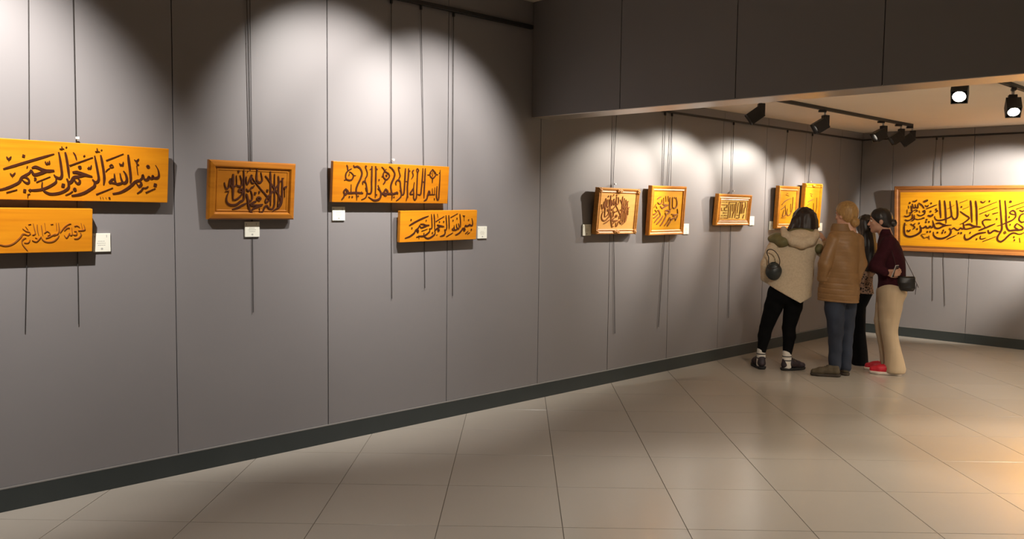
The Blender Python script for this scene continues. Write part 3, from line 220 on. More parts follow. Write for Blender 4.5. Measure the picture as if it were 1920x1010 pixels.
M_BEIGE = noisy('beige_corduroy', (0.50, 0.385, 0.255), (0.56, 0.435, 0.295), (30, 30, 4), 0.9, 0.3, 200, 0.001)
M_RED = noisy('red_mesh_shoe', (0.55, 0.012, 0.028), (0.62, 0.02, 0.04), (40, 40, 40), 0.5)
M_WHITESOLE = noisy('white_rubber', (0.70, 0.60, 0.52), (0.75, 0.66, 0.58), (40, 40, 40), 0.6)
M_BAGTEAL = noisy('dark_teal_leather', (0.018, 0.022, 0.022), (0.030, 0.036, 0.036), (40, 40, 40), 0.4, 0.3, 80, 0.002)
M_BAGBLACK = noisy('black_leather', (0.010, 0.008, 0.007), (0.018, 0.014, 0.012), (40, 40, 40), 0.4, 0.3, 80, 0.002)
M_STRAP = noisy('strap_leather', (0.014, 0.008, 0.007), (0.03, 0.014, 0.012), (40, 40, 40), 0.45)
M_PHONE = noisy('phone_glass', (0.02, 0.02, 0.025), (0.03, 0.03, 0.035), (5, 5, 5), 0.15)
M_PHONEEDGE = noisy('phone_edge', (0.6, 0.58, 0.56), (0.65, 0.62, 0.6), (5, 5, 5), 0.3, metal=0.8)
M_EYE = noisy('eye_white', (0.6, 0.56, 0.52), (0.65, 0.6, 0.56), (5, 5, 5), 0.2)
M_IRIS = noisy('iris_dark', (0.02, 0.012, 0.008), (0.03, 0.018, 0.012), (5, 5, 5), 0.2)
M_LIP = noisy('lip', (0.42, 0.15, 0.12), (0.46, 0.17, 0.14), (5, 5, 5), 0.4)

def blouse_mat():
    m, N, L, b = principled('leopard_blouse', (0.2, 0.12, 0.08), 0.8)
    tc = N.new('ShaderNodeTexCoord')
    v = N.new('ShaderNodeTexVoronoi')
    v.inputs['Scale'].default_value = 48
    rp = N.new('ShaderNodeValToRGB')
    e = rp.color_ramp.elements
    e[0].position, e[0].color = 0.28, (0.02, 0.012, 0.01, 1)
    e[1].position, e[1].color = 0.5, (0.30, 0.19, 0.13, 1)
    L.new(tc.outputs['Object'], v.inputs['Vector'])
    L.new(v.outputs['Distance'], rp.inputs['Fac'])
    L.new(rp.outputs['Color'], b.inputs['Base Color'])
    return m
M_BLOUSE = blouse_mat()

def emit(name, col, s):
    m = bpy.data.materials.new(name)
    m.use_nodes = True
    N = m.node_tree.nodes
    b = N['Principled BSDF']
    b.inputs['Base Color'].default_value = (0.8, 0.8, 0.8, 1)
    b.inputs['Emission Color'].default_value = (*col, 1)
    b.inputs['Emission Strength'].default_value = s
    return m
M_LAMP = emit('lit_lamp_lens', (1.0, 0.90, 0.74), 25.0)

# ---------------------------------------------------------------- mesh helpers
def link(name, me, mat, parent=None, smooth=False):
    o = bpy.data.objects.new(name, me)
    COL.objects.link(o)
    if mat is not None and not me.materials:
        me.materials.append(mat)
    if smooth:
        me.polygons.foreach_set('use_smooth', [True] * len(me.polygons))
    if parent is not None:
        o.parent = parent
    return o

def tag(o, label=None, cat=None, group=None, kind=None):
    if label: o['label'] = label
    if cat: o['category'] = cat
    if group: o['group'] = group
    if kind: o['kind'] = kind
    return o

def empty(name, loc=(0, 0, 0), rot=(0, 0, 0)):
    o = bpy.data.objects.new(name, None)
    o.empty_display_size = 0.1
    COL.objects.link(o)
    o.location = loc
    o.rotation_euler = rot
    return o

def box_me(x0, x1, y0, y1, z0, z1, bevel=0.0, seg=1, name='m'):
    bm = bmesh.new()
    bmesh.ops.create_cube(bm, size=1.0)
    for v in bm.verts:
        v.co = Vector((x0 + (v.co.x + 0.5) * (x1 - x0), y0 + (v.co.y + 0.5) * (y1 - y0), z0 + (v.co.z + 0.5) * (z1 - z0)))
    if bevel:
        bmesh.ops.bevel(bm, geom=bm.edges[:], offset=bevel, segments=seg, affect='EDGES', profile=0.5)
    bmesh.ops.recalc_face_normals(bm, faces=bm.faces[:])
    me = bpy.data.meshes.new(name)
    bm.to_mesh(me)
    bm.free()
    return me

def cyl_me(r1, r2, h, n=20, axis='Z', off=(0, 0, 0), bevel=0.0):
    bm = bmesh.new()
    bmesh.ops.create_cone(bm, cap_ends=True, segments=n, radius1=r1, radius2=r2, depth=h)
    if axis == 'Y':
        bmesh.ops.rotate(bm, verts=bm.verts[:], matrix=Matrix.Rotation(R(90), 3, 'X'))
    if axis == 'X':
        bmesh.ops.rotate(bm, verts=bm.verts[:], matrix=Matrix.Rotation(R(90), 3, 'Y'))
    bmesh.ops.translate(bm, verts=bm.verts[:], vec=off)
    if bevel:
        es = [e for e in bm.edges if len(e.link_faces) == 2 and any(len(f.verts) > 4 for f in e.link_faces)]
        bmesh.ops.bevel(bm, geom=es, offset=bevel, segments=2, affect='EDGES')
    me = bpy.data.meshes.new('m')
    bm.to_mesh(me)
    bm.free()
    return me

def tube_me(pts, r, n=8, flat=None):
    pts = [Vector(q) for q in pts]
    vs, fs = [], []
    up0 = None
    for i, q in enumerate(pts):
        a = pts[max(i - 1, 0)]
        b = pts[min(i + 1, len(pts) - 1)]
        t = (b - a).normalized()
        if up0 is None:
            up0 = Vector((0, 1, 0)) if abs(t.y) < 0.9 else Vector((1, 0, 0))
        u = (up0 - t * up0.dot(t)).normalized()
        v = t.cross(u)
        up0 = u
        for k in range(n):
            an = 2 * math.pi * k / n
            ru, rv = (r, r) if flat is None else flat
            vs.append(q + u * (ru * math.cos(an)) + v * (rv * math.sin(an)))
    for i in range(len(pts) - 1):
        for k in range(n):
            k2 = (k + 1) % n
            fs.append((i * n + k, i * n + k2, (i + 1) * n + k2, (i + 1) * n + k))
    fs.append(tuple(range(n - 1, -1, -1)))
    fs.append(tuple(range((len(pts) - 1) * n, len(pts) * n)))
    me = bpy.data.meshes.new('m')
    me.from_pydata(vs, [], fs)
    return me

def smooth_path(pts, sub=6):
    P = [Vector(q) for q in pts]
    if len(P) < 3:
        return P
    out = []
    for i in range(len(P) - 1):
        p0 = P[max(i - 1, 0)]; p1 = P[i]; p2 = P[i + 1]; p3 = P[min(i + 2, len(P) - 1)]
        for s in range(sub):
            t = s / sub
            out.append(0.5 * ((2 * p1) + (p2 - p0) * t + (2 * p0 - 5 * p1 + 4 * p2 - p3) * t * t + (3 * p1 - p0 - 3 * p2 + p3) * t ** 3))
    out.append(P[-1])
    return out

# ---------------------------------------------------------------- the room
BEAM_Y0, BEAM_Y1, BEAM_Z = -6.11, -5.86, 2.275
CEIL_Z, NOOK_Z, RAIL_Z = 3.17, 2.562, 2.47
ROOM_X1, ROOM_Y0 = 7.6, -14.0
BB_H = 0.122

# floor with one object for each tile
floor = link('floor', box_me(-0.05, ROOM_X1 + 0.05, ROOM_Y0 - 0.05, 0.05, -0.12, -0.003), M_GROUT)
tag(floor, kind='structure')
T, GAP = 0.612, 0.0035
S2 = math.sqrt(0.5)
def clip_poly(poly, inside, inter):
    out = []
    for i in range(len(poly)):
        a, b = poly[i], poly[(i + 1) % len(poly)]
        if inside(a):
            out.append(a)
            if not inside(b): out.append(inter(a, b))
        elif inside(b):
            out.append(inter(a, b))
    return out
def clip_room(poly):
    for ax, val, sgn in ((0, 0.0, 1), (0, ROOM_X1, -1), (1, 0.0, -1), (1, ROOM_Y0, 1)):
        if not poly: break
        poly = clip_poly(poly, lambda q: (q[ax] - val) * sgn >= 0,
                         lambda a, b: tuple(a[k] + (b[k] - a[k]) * (val - a[ax]) / (b[ax] - a[ax]) if k != ax else val for k in (0, 1)))
    return poly
def tile_me(poly, cx, cy):
    # bevelled slab: top ring slightly inset
    n = len(poly)
    ins = []
    for (x, y) in poly:
        d = Vector((cx - x, cy - y)); l = d.length
        d = d * (0.0009 / l) if l > 0 else d
        ins.append((x + d.x, y + d.y))
    vs = [(x - cx, y - cy, -0.012) for x, y in poly] + [(x - cx, y - cy, -0.0007) for x, y in poly] + [(x - cx, y - cy, 0.0) for x, y in ins]
    fs = []
    for r in (0, 1):
        for i in range(n):
            j = (i + 1) % n
            fs.append((r * n + i, r * n + j, (r + 1) * n + j, (r + 1) * n + i))
    fs.append(tuple(range(2 * n, 3 * n)))
    me = bpy.data.meshes.new('tile')
    me.from_pydata(vs, [], fs)
    return me
full_me = None
rest_v, rest_f = [], []
ntile = 0
_cf = Vector((CAM_X, CAM_Y))
for ia in range(-30, 30):
    for ib in range(-30, 30):
        s0 = -3.565 + ia * T   # (x+y)/sqrt2
        t0 = -5.88 + ib * T    # (y-x)/sqrt2
        quad = []
        for (s, t) in ((s0, t0), (s0 + T, t0), (s0 + T, t0 + T), (s0, t0 + T)):
            quad.append(((s - t) * S2, (s + t) * S2))
        cx = sum(q[0] for q in quad) / 4; cy = sum(q[1] for q in quad) / 4
        k = 1 - GAP / T
        quad = [(cx + (x - cx) * k, cy + (y - cy) * k) for x, y in quad]
        poly = clip_room(quad)
        if len(poly) < 3: continue
        area = 0.5 * abs(sum(poly[i][0] * poly[(i + 1) % len(poly)][1] - poly[(i + 1) % len(poly)][0] * poly[i][1] for i in range(len(poly))))
        if area < 0.002: continue
        d = Vector((cx, cy)) - _cf
        fwd = d.dot(Vector((_F.x, _F.y)).normalized()); rt = d.dot(Vector((_R.x, _R.y)))
        vis = fwd > 2.9 and abs(rt) < fwd * 0.60 + 0.55
        if vis and ntile < 298:
            if len(poly) == 4 and area > 0.36:
                if full_me is None:
                    full_me = tile_me(quad, cx, cy)
                me = full_me
            else:
                cx = sum(q[0] for q in poly) / len(poly); cy = sum(q[1] for q in poly) / len(poly)
                me = tile_me(poly, cx, cy)
            t_o = link('tile', me, M_TILE, floor)
            t_o.location = (cx, cy, 0)
            ntile += 1
        else:
            b0 = len(rest_v)
            rest_v += [(x, y, 0.0) for x, y in poly]
            rest_f.append(tuple(range(b0, b0 + len(poly))))
rest = bpy.data.meshes.new('tiles_rest')
rest.from_pydata(rest_v, [], rest_f)
tag(link('tile_field', rest, M_TILE, floor), kind='stuff')
print('tiles', ntile)

# left wall: backing plus laminate panels
def wall_panels(parent, segs, axis, z0, z1, gap=0.005, th=0.018, out=0.0, mat=None):
    """panels along a wall; axis 'y' for the left wall (front x=out), 'x' for walls facing -y (front y=out)"""
    for a, b in segs:
        if axis == 'y':
            me = box_me(out - th, out, a + gap / 2, b - gap / 2, z0, z1, 0.0012)
        else:
            me = box_me(a + gap / 2, b - gap / 2, out, out + th, z0, z1, 0.0012)
        link('panel', me, mat or M_WALL, parent)
def segs(l): return list(zip(l[:-1], l[1:]))

wall_left = tag(link('wall_left', box_me(-0.16, -0.0185, ROOM_Y0, 0.12, 0, CEIL_Z), M_BACK), kind='structure')
wall_panels(wall_left, segs([-14.0, -13.0, -12.0, -11.0, -10.0, -8.995, -7.99, -6.975, -6.0]), 'y', BB_H, CEIL_Z - 0.002)
wall_panels(wall_left, segs([-6.0, -5.1, -4.2, -3.3, -2.42, -1.52, -0.62, -0.001]), 'y', BB_H, NOOK_Z - 0.002)
wall_back = tag(link('wall_back', box_me(-0.0, ROOM_X1, 0.0185, 0.16, 0, CEIL_Z), M_BACK), kind='structure')
wall_panels(wall_back, segs([0.001, 0.40, 1.34, 2.28, 3.22, 4.16, 5.1, 6.04, 7.0, 7.6]), 'x', BB_H, NOOK_Z - 0.002)
wall_right = tag(link('wall_right', box_me(ROOM_X1, ROOM_X1 + 0.15, ROOM_Y0, 0.15, 0, CEIL_Z), M_WALL), kind='structure')
wall_front = tag(link('wall_front', box_me(-0.15, ROOM_X1 + 0.15, ROOM_Y0 - 0.15, ROOM_Y0, 0, CEIL_Z), M_WALL), kind='structure')

# header beam between hall and alcove
wall_header = tag(link('wall_header', box_me(0.0, ROOM_X1, BEAM_Y0 + 0.0185, BEAM_Y1, BEAM_Z + 0.006, CEIL_Z), M_BACK), kind='structure')
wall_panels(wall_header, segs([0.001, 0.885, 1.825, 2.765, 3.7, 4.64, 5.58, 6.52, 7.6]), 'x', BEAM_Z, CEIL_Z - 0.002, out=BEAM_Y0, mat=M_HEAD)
link('header_back_panel', box_me(0.001, ROOM_X1, BEAM_Y1, BEAM_Y1 + 0.012, BEAM_Z, NOOK_Z, 0.001), M_WALL, wall_header)
link('soffit_strip', box_me(0.001, ROOM_X1, BEAM_Y0 + 0.004, BEAM_Y1 + 0.012, BEAM_Z - 0.004, BEAM_Z + 0.005, 0.001), M_SOFFIT, wall_header)

ceiling = tag(link('ceiling', box_me(-0.15, ROOM_X1 + 0.15, ROOM_Y0 - 0.15, BEAM_Y1, CEIL_Z, CEIL_Z + 0.1), M_CEIL), kind='structure')
link('alcove_slab', box_me(0.0, ROOM_X1, BEAM_Y1 + 0.012, 0.0, NOOK_Z, NOOK_Z + 0.1), M_CEIL, ceiling)

# baseboards with a thin metal cap
def baseboard(name, x0, x1, y0, y1, cap, joints=()):
    o = tag(link(name, box_me(x0, x1, y0, y1, 0.0, BB_H - 0.006, 0.001), M_BASE), kind='structure')
    link('cap_strip', box_me(*cap, BB_H - 0.006, BB_H), M_BASETOP, o)
    return o
bl = baseboard('baseboard_left', 0.0, 0.014, ROOM_Y0, -0.001, (0.0, 0.015, ROOM_Y0, -0.001))
bb = empty('baseboard_back')
tag(bb, kind='structure')
for a, b in segs([0.015, 1.345, 3.8, 7.6]):
    link('board', box_me(a + 0.001, b - 0.001, -0.014, 0.0, 0.0, BB_H - 0.006, 0.001), M_BASE, bb)
link('cap_strip', box_me(0.016, ROOM_X1, -0.015, 0.0, BB_H - 0.006, BB_H), M_BASETOP, bb)

# picture rails and alcove cornice
tr = tag(link('trim_1', box_me(0.0, 0.03, ROOM_Y0, -6.13, 2.955, 2.985, 0.003), M_BLACK), kind='structure')
tr2 = tag(link('trim_2', box_me(0.0, 0.022, BEAM_Y1 + 0.012, -0.001, RAIL_Z - 0.008, RAIL_Z + 0.010, 0.002), M_BLACK), kind='structure')
tr3 = tag(link('trim_3', box_me(0.022, ROOM_X1, -0.022, 0.0, RAIL_Z - 0.008, RAIL_Z + 0.010, 0.002), M_BLACK), kind='structure')
tr4 = empty('trim_4'); tag(tr4, kind='structure')
for a, b in segs([BEAM_Y1 + 0.012, -5.1, -4.2, -3.3, -2.42, -1.52, -0.62, -0.018]):
    link('cornice_board', box_me(0.0, 0.016, a + 0.002, b - 0.002, RAIL_Z + 0.011, NOOK_Z - 0.001, 0.001), M_WALL, tr4)
tr5 = empty('trim_5'); tag(tr5, kind='structure')
for a, b in segs([0.018, 0.40, 1.34, 2.28, 3.22, 4.16, 5.1, 7.6]):
    link('cornice_board', box_me(a + 0.002, b - 0.002, -0.016, 0.0, RAIL_Z + 0.011, NOOK_Z - 0.001, 0.001), M_WALL, tr5)

# ---------------------------------------------------------------- artworks
def lettering_me(strokes, y_base, thick=0.0035, dark=1.0, wmul=1.0):
    vs, fs = [], []
    for si, s in enumerate(strokes):
        wdt = s[0] * 0.001 * wmul * 1.18
        pts = [Vector((s[i] * 0.001, s[i + 1] * 0.001, 0)) for i in range(1, len(s), 2)]
        ln = sum((b - a).length for a, b in zip(pts, pts[1:]))
        closed = (pts[0] - pts[-1]).length < 0.002 and len(pts) > 3
        P = smooth_path(pts, 5)
        n = len(P)
        h = thick + 0.00003 * (si % 40)
        b0 = len(vs)
        dot = ln < wdt * 1.3
        for i, q in enumerate(P):
            a = P[max(i - 1, 0)]; b = P[min(i + 1, n - 1)]
            if closed and i in (0, n - 1): a, b = P[-2], P[1]
            t = (b - a).normalized()
            nv = Vector((-t.y, t.x, 0))
            f = i / max(n - 1, 1)
            if dot or closed: wf = 1.0
            else:
                # pen nib: heavier in the middle, pointed at the far end
                wf = min(1.0, 0.55 + 2.2 * f, 0.34 + 2.6 * (1 - f)) * (0.86 + 0.22 * abs(t.x * 0.8 + t.y * 0.6))
            hw = wdt * 0.5 * wf
            for sg in (1, -1):
                c = q + nv * (hw * sg)
                vs.append((c.x, y_base - h, c.y))
                vs.append((c.x, y_base + 0.001, c.y))
        for i in range(n - 1):
            j = b0 + 4 * i
            k = j + 4
            fs += [(j, j + 2, k + 2, k), (j + 1, j, k, k + 1), (j + 2, j + 3, k + 3, k + 2)]
        fs += [(b0, b0 + 1, b0 + 3, b0 + 2), (b0 + 4 * (n - 1), b0 + 4 * (n - 1) + 2, b0 + 4 * (n - 1) + 3, b0 + 4 * (n - 1) + 1)]
    me = bpy.data.meshes.new('lettering')
    me.from_pydata(vs, [], fs)
    bm = bmesh.new(); bm.from_mesh(me)
    bmesh.ops.recalc_face_normals(bm, faces=bm.faces[:])
    bm.to_mesh(me); bm.free()
    return me

def moulding(parent, w, h, prof, mat, name='frame_rail'):
    """mitred frame: prof = [(inset from outer edge, y)] closed loop, one mesh for each side"""
    cs = [(-w / 2, -h / 2), (w / 2, -h / 2), (w / 2, h / 2), (-w / 2, h / 2)]
    dirs = [(1, 1), (-1, 1), (-1, -1), (1, -1)]
    out = []
    for k in range(4):
        a, b = k, (k + 1) % 4
        vs = []
        for c in (a, b):
            for ins, y in prof:
                vs.append((cs[c][0] + dirs[c][0] * ins, y, cs[c][1] + dirs[c][1] * ins))
        n = len(prof)
        fs = [(i, (i + 1) % n, n + (i + 1) % n, n + i) for i in range(n)]
        fs += [tuple(range(n)), tuple(range(2 * n - 1, n - 1, -1))]
        me = bpy.data.meshes.new('rail')
        me.from_pydata(vs, [], fs)
        bm = bmesh.new(); bm.from_mesh(me)
        bmesh.ops.recalc_face_normals(bm, faces=bm.faces[:])
        bm.to_mesh(me); bm.free()
        out.append(link(name, me, mat, parent))
    return out

def art_root(k, name):
    cu, cz, wd, ht, ob, tl, ro = ART[k]
    off = ob + ht / 2 * math.sin(tl)
    o = empty(name)
    if k == 11:
        o.location = (cu, -off, cz)
        base = Matrix.Identity(3)
    else:
        o.location = (off, cu, cz)
        base = Matrix.Rotation(R(90), 3, 'Z')
    o.rotation_euler = (base @ Matrix.Rotation(tl, 3, 'X') @ Matrix.Rotation(-ro, 3, 'Y')).to_euler()
    return o, wd, ht

def plain_board(k, name, mat, label, letters_mat, th=0.032, wmul=1.0):
    o, wd, ht = art_root(k, name)
    tag(o, label, 'calligraphy', 'carved wooden calligraphy pictures')
    link('board', box_me(-wd / 2, wd / 2, 0, th, -ht / 2, ht / 2, 0.003, 2), mat, o)
    link('lettering', lettering_me(STROKES[k], 0.0, wmul=wmul), letters_mat, o)
    return o, wd, ht

def framed_board(k, name, mat, fmat, label, letters_mat, fw, ornament=False, th=0.046, extra_w=0.0, wmul=1.0, prof=None):
    o, wd, ht = art_root(k, name)
    tag(o, label, 'calligraphy', 'carved wooden calligraphy pictures')
    sh = extra_w / 2
    W_ = wd + extra_w
    holder = o
    pr = prof or [(0, th), (0, 0.006), (0.006, 0.0), (fw * 0.35, 0.002), (fw * 0.55, 0.008), (fw * 0.8, 0.004), (fw, 0.012), (fw, th)]
    rails = moulding(o, W_, ht, pr, fmat)
    for r_ in rails: r_.location = (sh, 0, 0)
    link('panel', box_me(-W_ / 2 + fw * 0.9 + sh, W_ / 2 - fw * 0.9 + sh, 0.012, th - 0.006, -ht / 2 + fw * 0.9, ht / 2 - fw * 0.9), mat, o)
    link('lettering', lettering_me(STROKES[k], 0.012, thick=0.005, wmul=wmul), letters_mat, o)
    if ornament:
        for (x, z, rx, rz) in ((-wd / 2 + fw * .5, ht / 2 - fw * .5, .024, .024), (wd / 2 - fw * .5, ht / 2 - fw * .5, .024, .024), (-wd / 2 + fw * .5, -ht / 2 + fw * .5, .024, .024), (wd / 2 - fw * .5, -ht / 2 + fw * .5, .024, .024), (0, ht / 2 - fw * .5, .045, .018), (0, -ht / 2 + fw * .5, .045, .018)):
            bm = bmesh.new()
            for q in range(5):
                an = q * 2 * math.pi / 5
                m4 = Matrix.Translation((math.cos(an) * rx * .55, 0, math.sin(an) * rz * .55)) @ Matrix.Diagonal((rx * .55, 0.008, rz * .55, 1))
                bmesh.ops.create_icosphere(bm, subdivisions=1, radius=1.0, matrix=m4)
            bmesh.ops.create_icosphere(bm, subdivisions=2, radius=1.0, matrix=Matrix.Diagonal((rx * .5, 0.012, rz * .5, 1)))
            me = bpy.data.meshes.new('orn'); bm.to_mesh(me); bm.free()
            r_ = link('ornament', me, fmat, o, True)
            r_.location = (x, 0.002, z)
    return o, wd, ht

plain_board(1, 'calligraphy_board', W_ORANGE, 'long orange wooden board with large dark script at the left picture edge', W_INK)
plain_board(2, 'calligraphy_board', W_ORANGE, 'plain orange wooden board with fine engraved script below the long board', W_INK2, 0.034)
# board 3: raised moulding around a field
o3, w3, h3 = art_root(3, 'calligraphy_board')
tag(o3, 'chestnut brown rectangular panel with moulded rim and dense dark script, hanging alone', 'calligraphy', 'carved wooden calligraphy pictures')
moulding(o3, w3, h3, [(0, 0.034), (0, 0.012), (0.008, 0.004), (0.028, 0.0), (0.034, 0.0), (0.042, 0.010), (0.046, 0.014), (0.046, 0.034)], W_RED)
moulding(o3, w3 - 0.092, h3 - 0.092, [(0, 0.02), (0, 0.013), (0.004, 0.009), (0.009, 0.009), (0.013, 0.013), (0.013, 0.02)], W_RED, 'inner_bead')
link('panel', box_me(-w3 / 2 + 0.044, w3 / 2 - 0.044, 0.012, 0.03, -h3 / 2 + 0.044, h3 / 2 - 0.044), W_RED, o3)
link('lettering', lettering_me(STROKES[3], 0.012, 0.005), W_INK, o3)
plain_board(4, 'calligraphy_board', W_AMBER, 'golden wooden board with upright angular script and looped ornaments', W_INK, 0.03)
plain_board(5, 'calligraphy_board', W_ORANGE, 'short tilted wooden board with cursive script, lower right of the angular script board', W_INK, 0.03)
framed_board(6, 'framed_calligraphy', W_PALE, W_HONEY, 'square pale calligraphy panel in an ornate frame with carved corners', W_INK2, 0.045, True)
framed_board(7, 'framed_calligraphy', W_YELLOW, W_FRAME, 'upright golden framed panel with a round calligraphy medallion', W_INK2, 0.05)
o8, w8, h8 = framed_board(8, 'framed_calligraphy', W_LIGHT, W_FRAME, 'small golden frame with geometric square script', W_INK2, 0.05)
moulding(o8, w8 - 0.11, h8 - 0.10, [(0, 0.014), (0, 0.008), (0.004, 0.006), (0.012, 0.006), (0.012, 0.014)], W_PALE, 'inner_bead')
framed_board(9, 'framed_calligraphy', W_YELLOW, W_FRAME, 'golden upright framed panel left of the long-haired woman\'s head', W_INK3, 0.055, th=0.046)
framed_board(10, 'framed_calligraphy', W_YELLOW, W_YELLOW, 'upright framed panel partly hidden behind the long-haired woman\'s head', W_INK3, 0.05, True, th=0.046)
prof11 = [(0, 0.038), (0, 0.010), (0.01, 0.0), (0.035, 0.004), (0.045, 0.016), (0.075, 0.012), (0.082, 0.018), (0.082, 0.038)]
framed_board(11, 'framed_calligraphy', W_YELLOW, W_BROWN, 'huge wide framed calligraphy panel on the end wall, cut by the picture edge', W_INK, 0.082, False, 0.038, 0.75, prof=prof11)

# hanging wires ---------------------------------------------------------
WIRES = [  # (y top, z top, y mid, z mid, y bottom, z bottom, hook z or None, label)
    (-9.712, 2.955, -9.735, 1.80, -9.776, 0.905, None, 'left hanging wire behind the long orange board at the picture edge'),
    (-9.510, 2.955, -9.512, 1.80, -9.521, 0.92, 1.895, 'right hanging wire behind the long orange board at the picture edge'),
    (-8.549, 2.955, -8.536, 1.83, -8.528, 1.45, None, 'left of the twin wires above the chestnut panel'),
    (-8.528, 2.955, -8.522, 1.83, -8.522, 0.905, None, 'right of the twin wires at the chestnut panel, longer end showing below'),
    (-7.494, 2.955, -7.488, 1.85, -7.480, 0.92, 1.875, 'left hanging wire of the angular script board'),
    (-7.240, 2.955, -7.205, 1.85, -7.188, 0.977, None, 'hanging wire between the angular script board and the tilted board'),
    (-6.941, 2.955, -6.935, 1.60, -6.926, 0.903, None, 'right hanging wire of the short tilted board'),
    (-5.050, 2.465, -5.075, 1.77, -5.005, 0.441, 1.775, 'hanging wire of the ornate square frame'),
    (-4.330, 2.465, -4.335, 1.80, -4.400, 1.33, None, 'left of the twin wires above the round medallion frame'),
    (-4.222, 2.465, -4.250, 1.80, -4.346, 0.440, None, 'right wire of the round medallion frame, reaching far below it'),
    (-3.128, 2.465, -3.120, 1.72, -3.106, 0.425, 1.755, 'hanging wire of the small geometric script frame'),
    (-1.990, 2.465, -2.030, 2.0, -2.040, 1.835, None, 'hanging wire above the frame left of the long-haired woman'),
    (-1.392, 2.465, -1.430, 2.0, -1.436, 1.885, 1.90, 'hanging wire above the frame behind the long-haired woman'),
]
def wire(name, pts, label, hook=None):
    me = tube_me(smooth_path(pts, 5), 0.0024, 6)
    o = link(name, me, M_WIRE)
    tag(o, label, 'wire', 'picture hanging wires')
    # clamp at the rail
    a = Vector(pts[0])
    link('rail_clip', box_me(a.x - 0.008, a.x + 0.008, a.y - 0.007, a.y + 0.007, a.z - 0.032, a.z - 0.002, 0.002), M_BLACK, o)
    if hook:
        h = Vector(hook)
        link('hook', box_me(h.x - 0.006, h.x + 0.012, h.y - 0.007, h.y + 0.009, h.z - 0.008, h.z + 0.006, 0.003, 2), M_HOOK, o)
    return o
for (y0, z0, y1, z1, y2, z2, hk, lab) in WIRES:
    wire('hanging_wire', [(0.013, y0, z0), (0.0075, y1, z1), (0.0065, (y1 + y2) / 2, (z1 + z2) / 2), (0.0065, y2, z2)], lab, (0.024, y1, hk) if hk else None)
wire('hanging_wire', [(0.915, -0.013, 2.465), (0.905, -0.0075, 1.83), (0.957, -0.0065, 0.482)], 'left of the twin wires at the huge frame on the end wall', (0.905, -0.055, 1.868))
wire('hanging_wire', [(0.988, -0.013, 2.465), (1.0, -0.0075, 1.83), (1.101, -0.0065, 0.429)], 'right of the twin wires at the huge frame on the end wall', (1.0, -0.055, 1.868))

# caption cards ---------------------------------------------------------
CARDS = [  # y0, y1, z0, z1, label
    (-9.441, -9.351, 1.300, 1.398, 'white caption card beside the fine engraved board'),
    (-8.573, -8.477, 1.365, 1.457, 'white caption card right below the chestnut panel'),
    (-7.960, -7.864, 1.462, 1.552, 'white caption card below the left end of the angular script board'),
    (-6.684, -6.590, 1.322, 1.414, 'white caption card to the right of the short tilted board'),
    (-5.476, -5.368, 1.326, 1.422, 'white caption card to the left of the ornate square frame'),
    (-3.979, -3.888, 1.318, 1.418, 'white caption card to the right of the round medallion frame'),
    (-2.745, -2.651, 1.395, 1.491, 'white caption card to the right of the small geometric script frame'),
    (-2.322, -2.205, 1.341, 1.437, 'white caption card to the left of the golden frame by the fleece jacket'),
    (-1.162, -1.052, 1.316, 1.412, 'white caption card beside the pointing hand'),
]
for (y0, y1, z0, z1, lab) in CARDS:
    o = link('caption_card', box_me(0.0, 0.010, y0, y1, z0, z1, 0.001), M_CARD)
    tag(o, lab, 'card', 'caption cards')
    cw, chh = y1 - y0, z1 - z0
    bm = bmesh.new()
    def bar(u0, u1, v0, v1):
        q = [bm.verts.new((0.0103, y0 + u * cw, z0 + v * chh)) for u, v in ((u0, v0), (u1, v0), (u1, v1), (u0, v1))]
        bm.faces.new(q)
    for v, a, b in ((0.56, 0.28, 0.66), (0.45, 0.22, 0.74), (0.34, 0.28, 0.70)):
        u = a
        while u < b - 0.03:
            l = random.uniform(0.04, 0.10)
            bar(u, min(u + l, b), v, v + 0.035)
            u += l + 0.02
    bar(0.07, 0.13, 0.80, 0.88); bar(0.09, 0.11, 0.72, 0.80); bar(0.76, 0.80, 0.78, 0.92)
    c = [bm.verts.new((0.0103, y0 + (0.5 + 0.07 * math.cos(a)) * cw, z0 + (0.16 + 0.065 * math.sin(a)) * chh)) for a in np.linspace(0, 2 * math.pi, 10, endpoint=False)]
    bm.faces.new(c)
    me = bpy.data.meshes.new('print'); bm.to_mesh(me); bm.free()
    tag(link('print', me, M_PRINT, o), kind='stuff')

# ---------------------------------------------------------------- track lights
def track(x, y0, y1, label):
    o = link('lighting_track', box_me(x - 0.018, x + 0.018, y0, y1, NOOK_Z - 0.03, NOOK_Z, 0.002), M_BLACK)
    tag(o, label, 'light track', 'ceiling lighting tracks')
    link('slot', box_me(x - 0.006, x + 0.006, y0 + 0.03, y1 - 0.03, NOOK_Z - 0.0306, NOOK_Z - 0.02), M_BACK, o)
    link('end_cap', box_me(x - 0.02, x + 0.02, y1 - 0.012, y1 + 0.004, NOOK_Z - 0.032, NOOK_Z, 0.002), M_BLACK, o)
    return o
track(0.92, -5.6, -0.82, 'long black lighting track carrying four spotlights on the alcove ceiling')
track(2.72, -5.6, -0.7, 'black lighting track at the right picture edge')

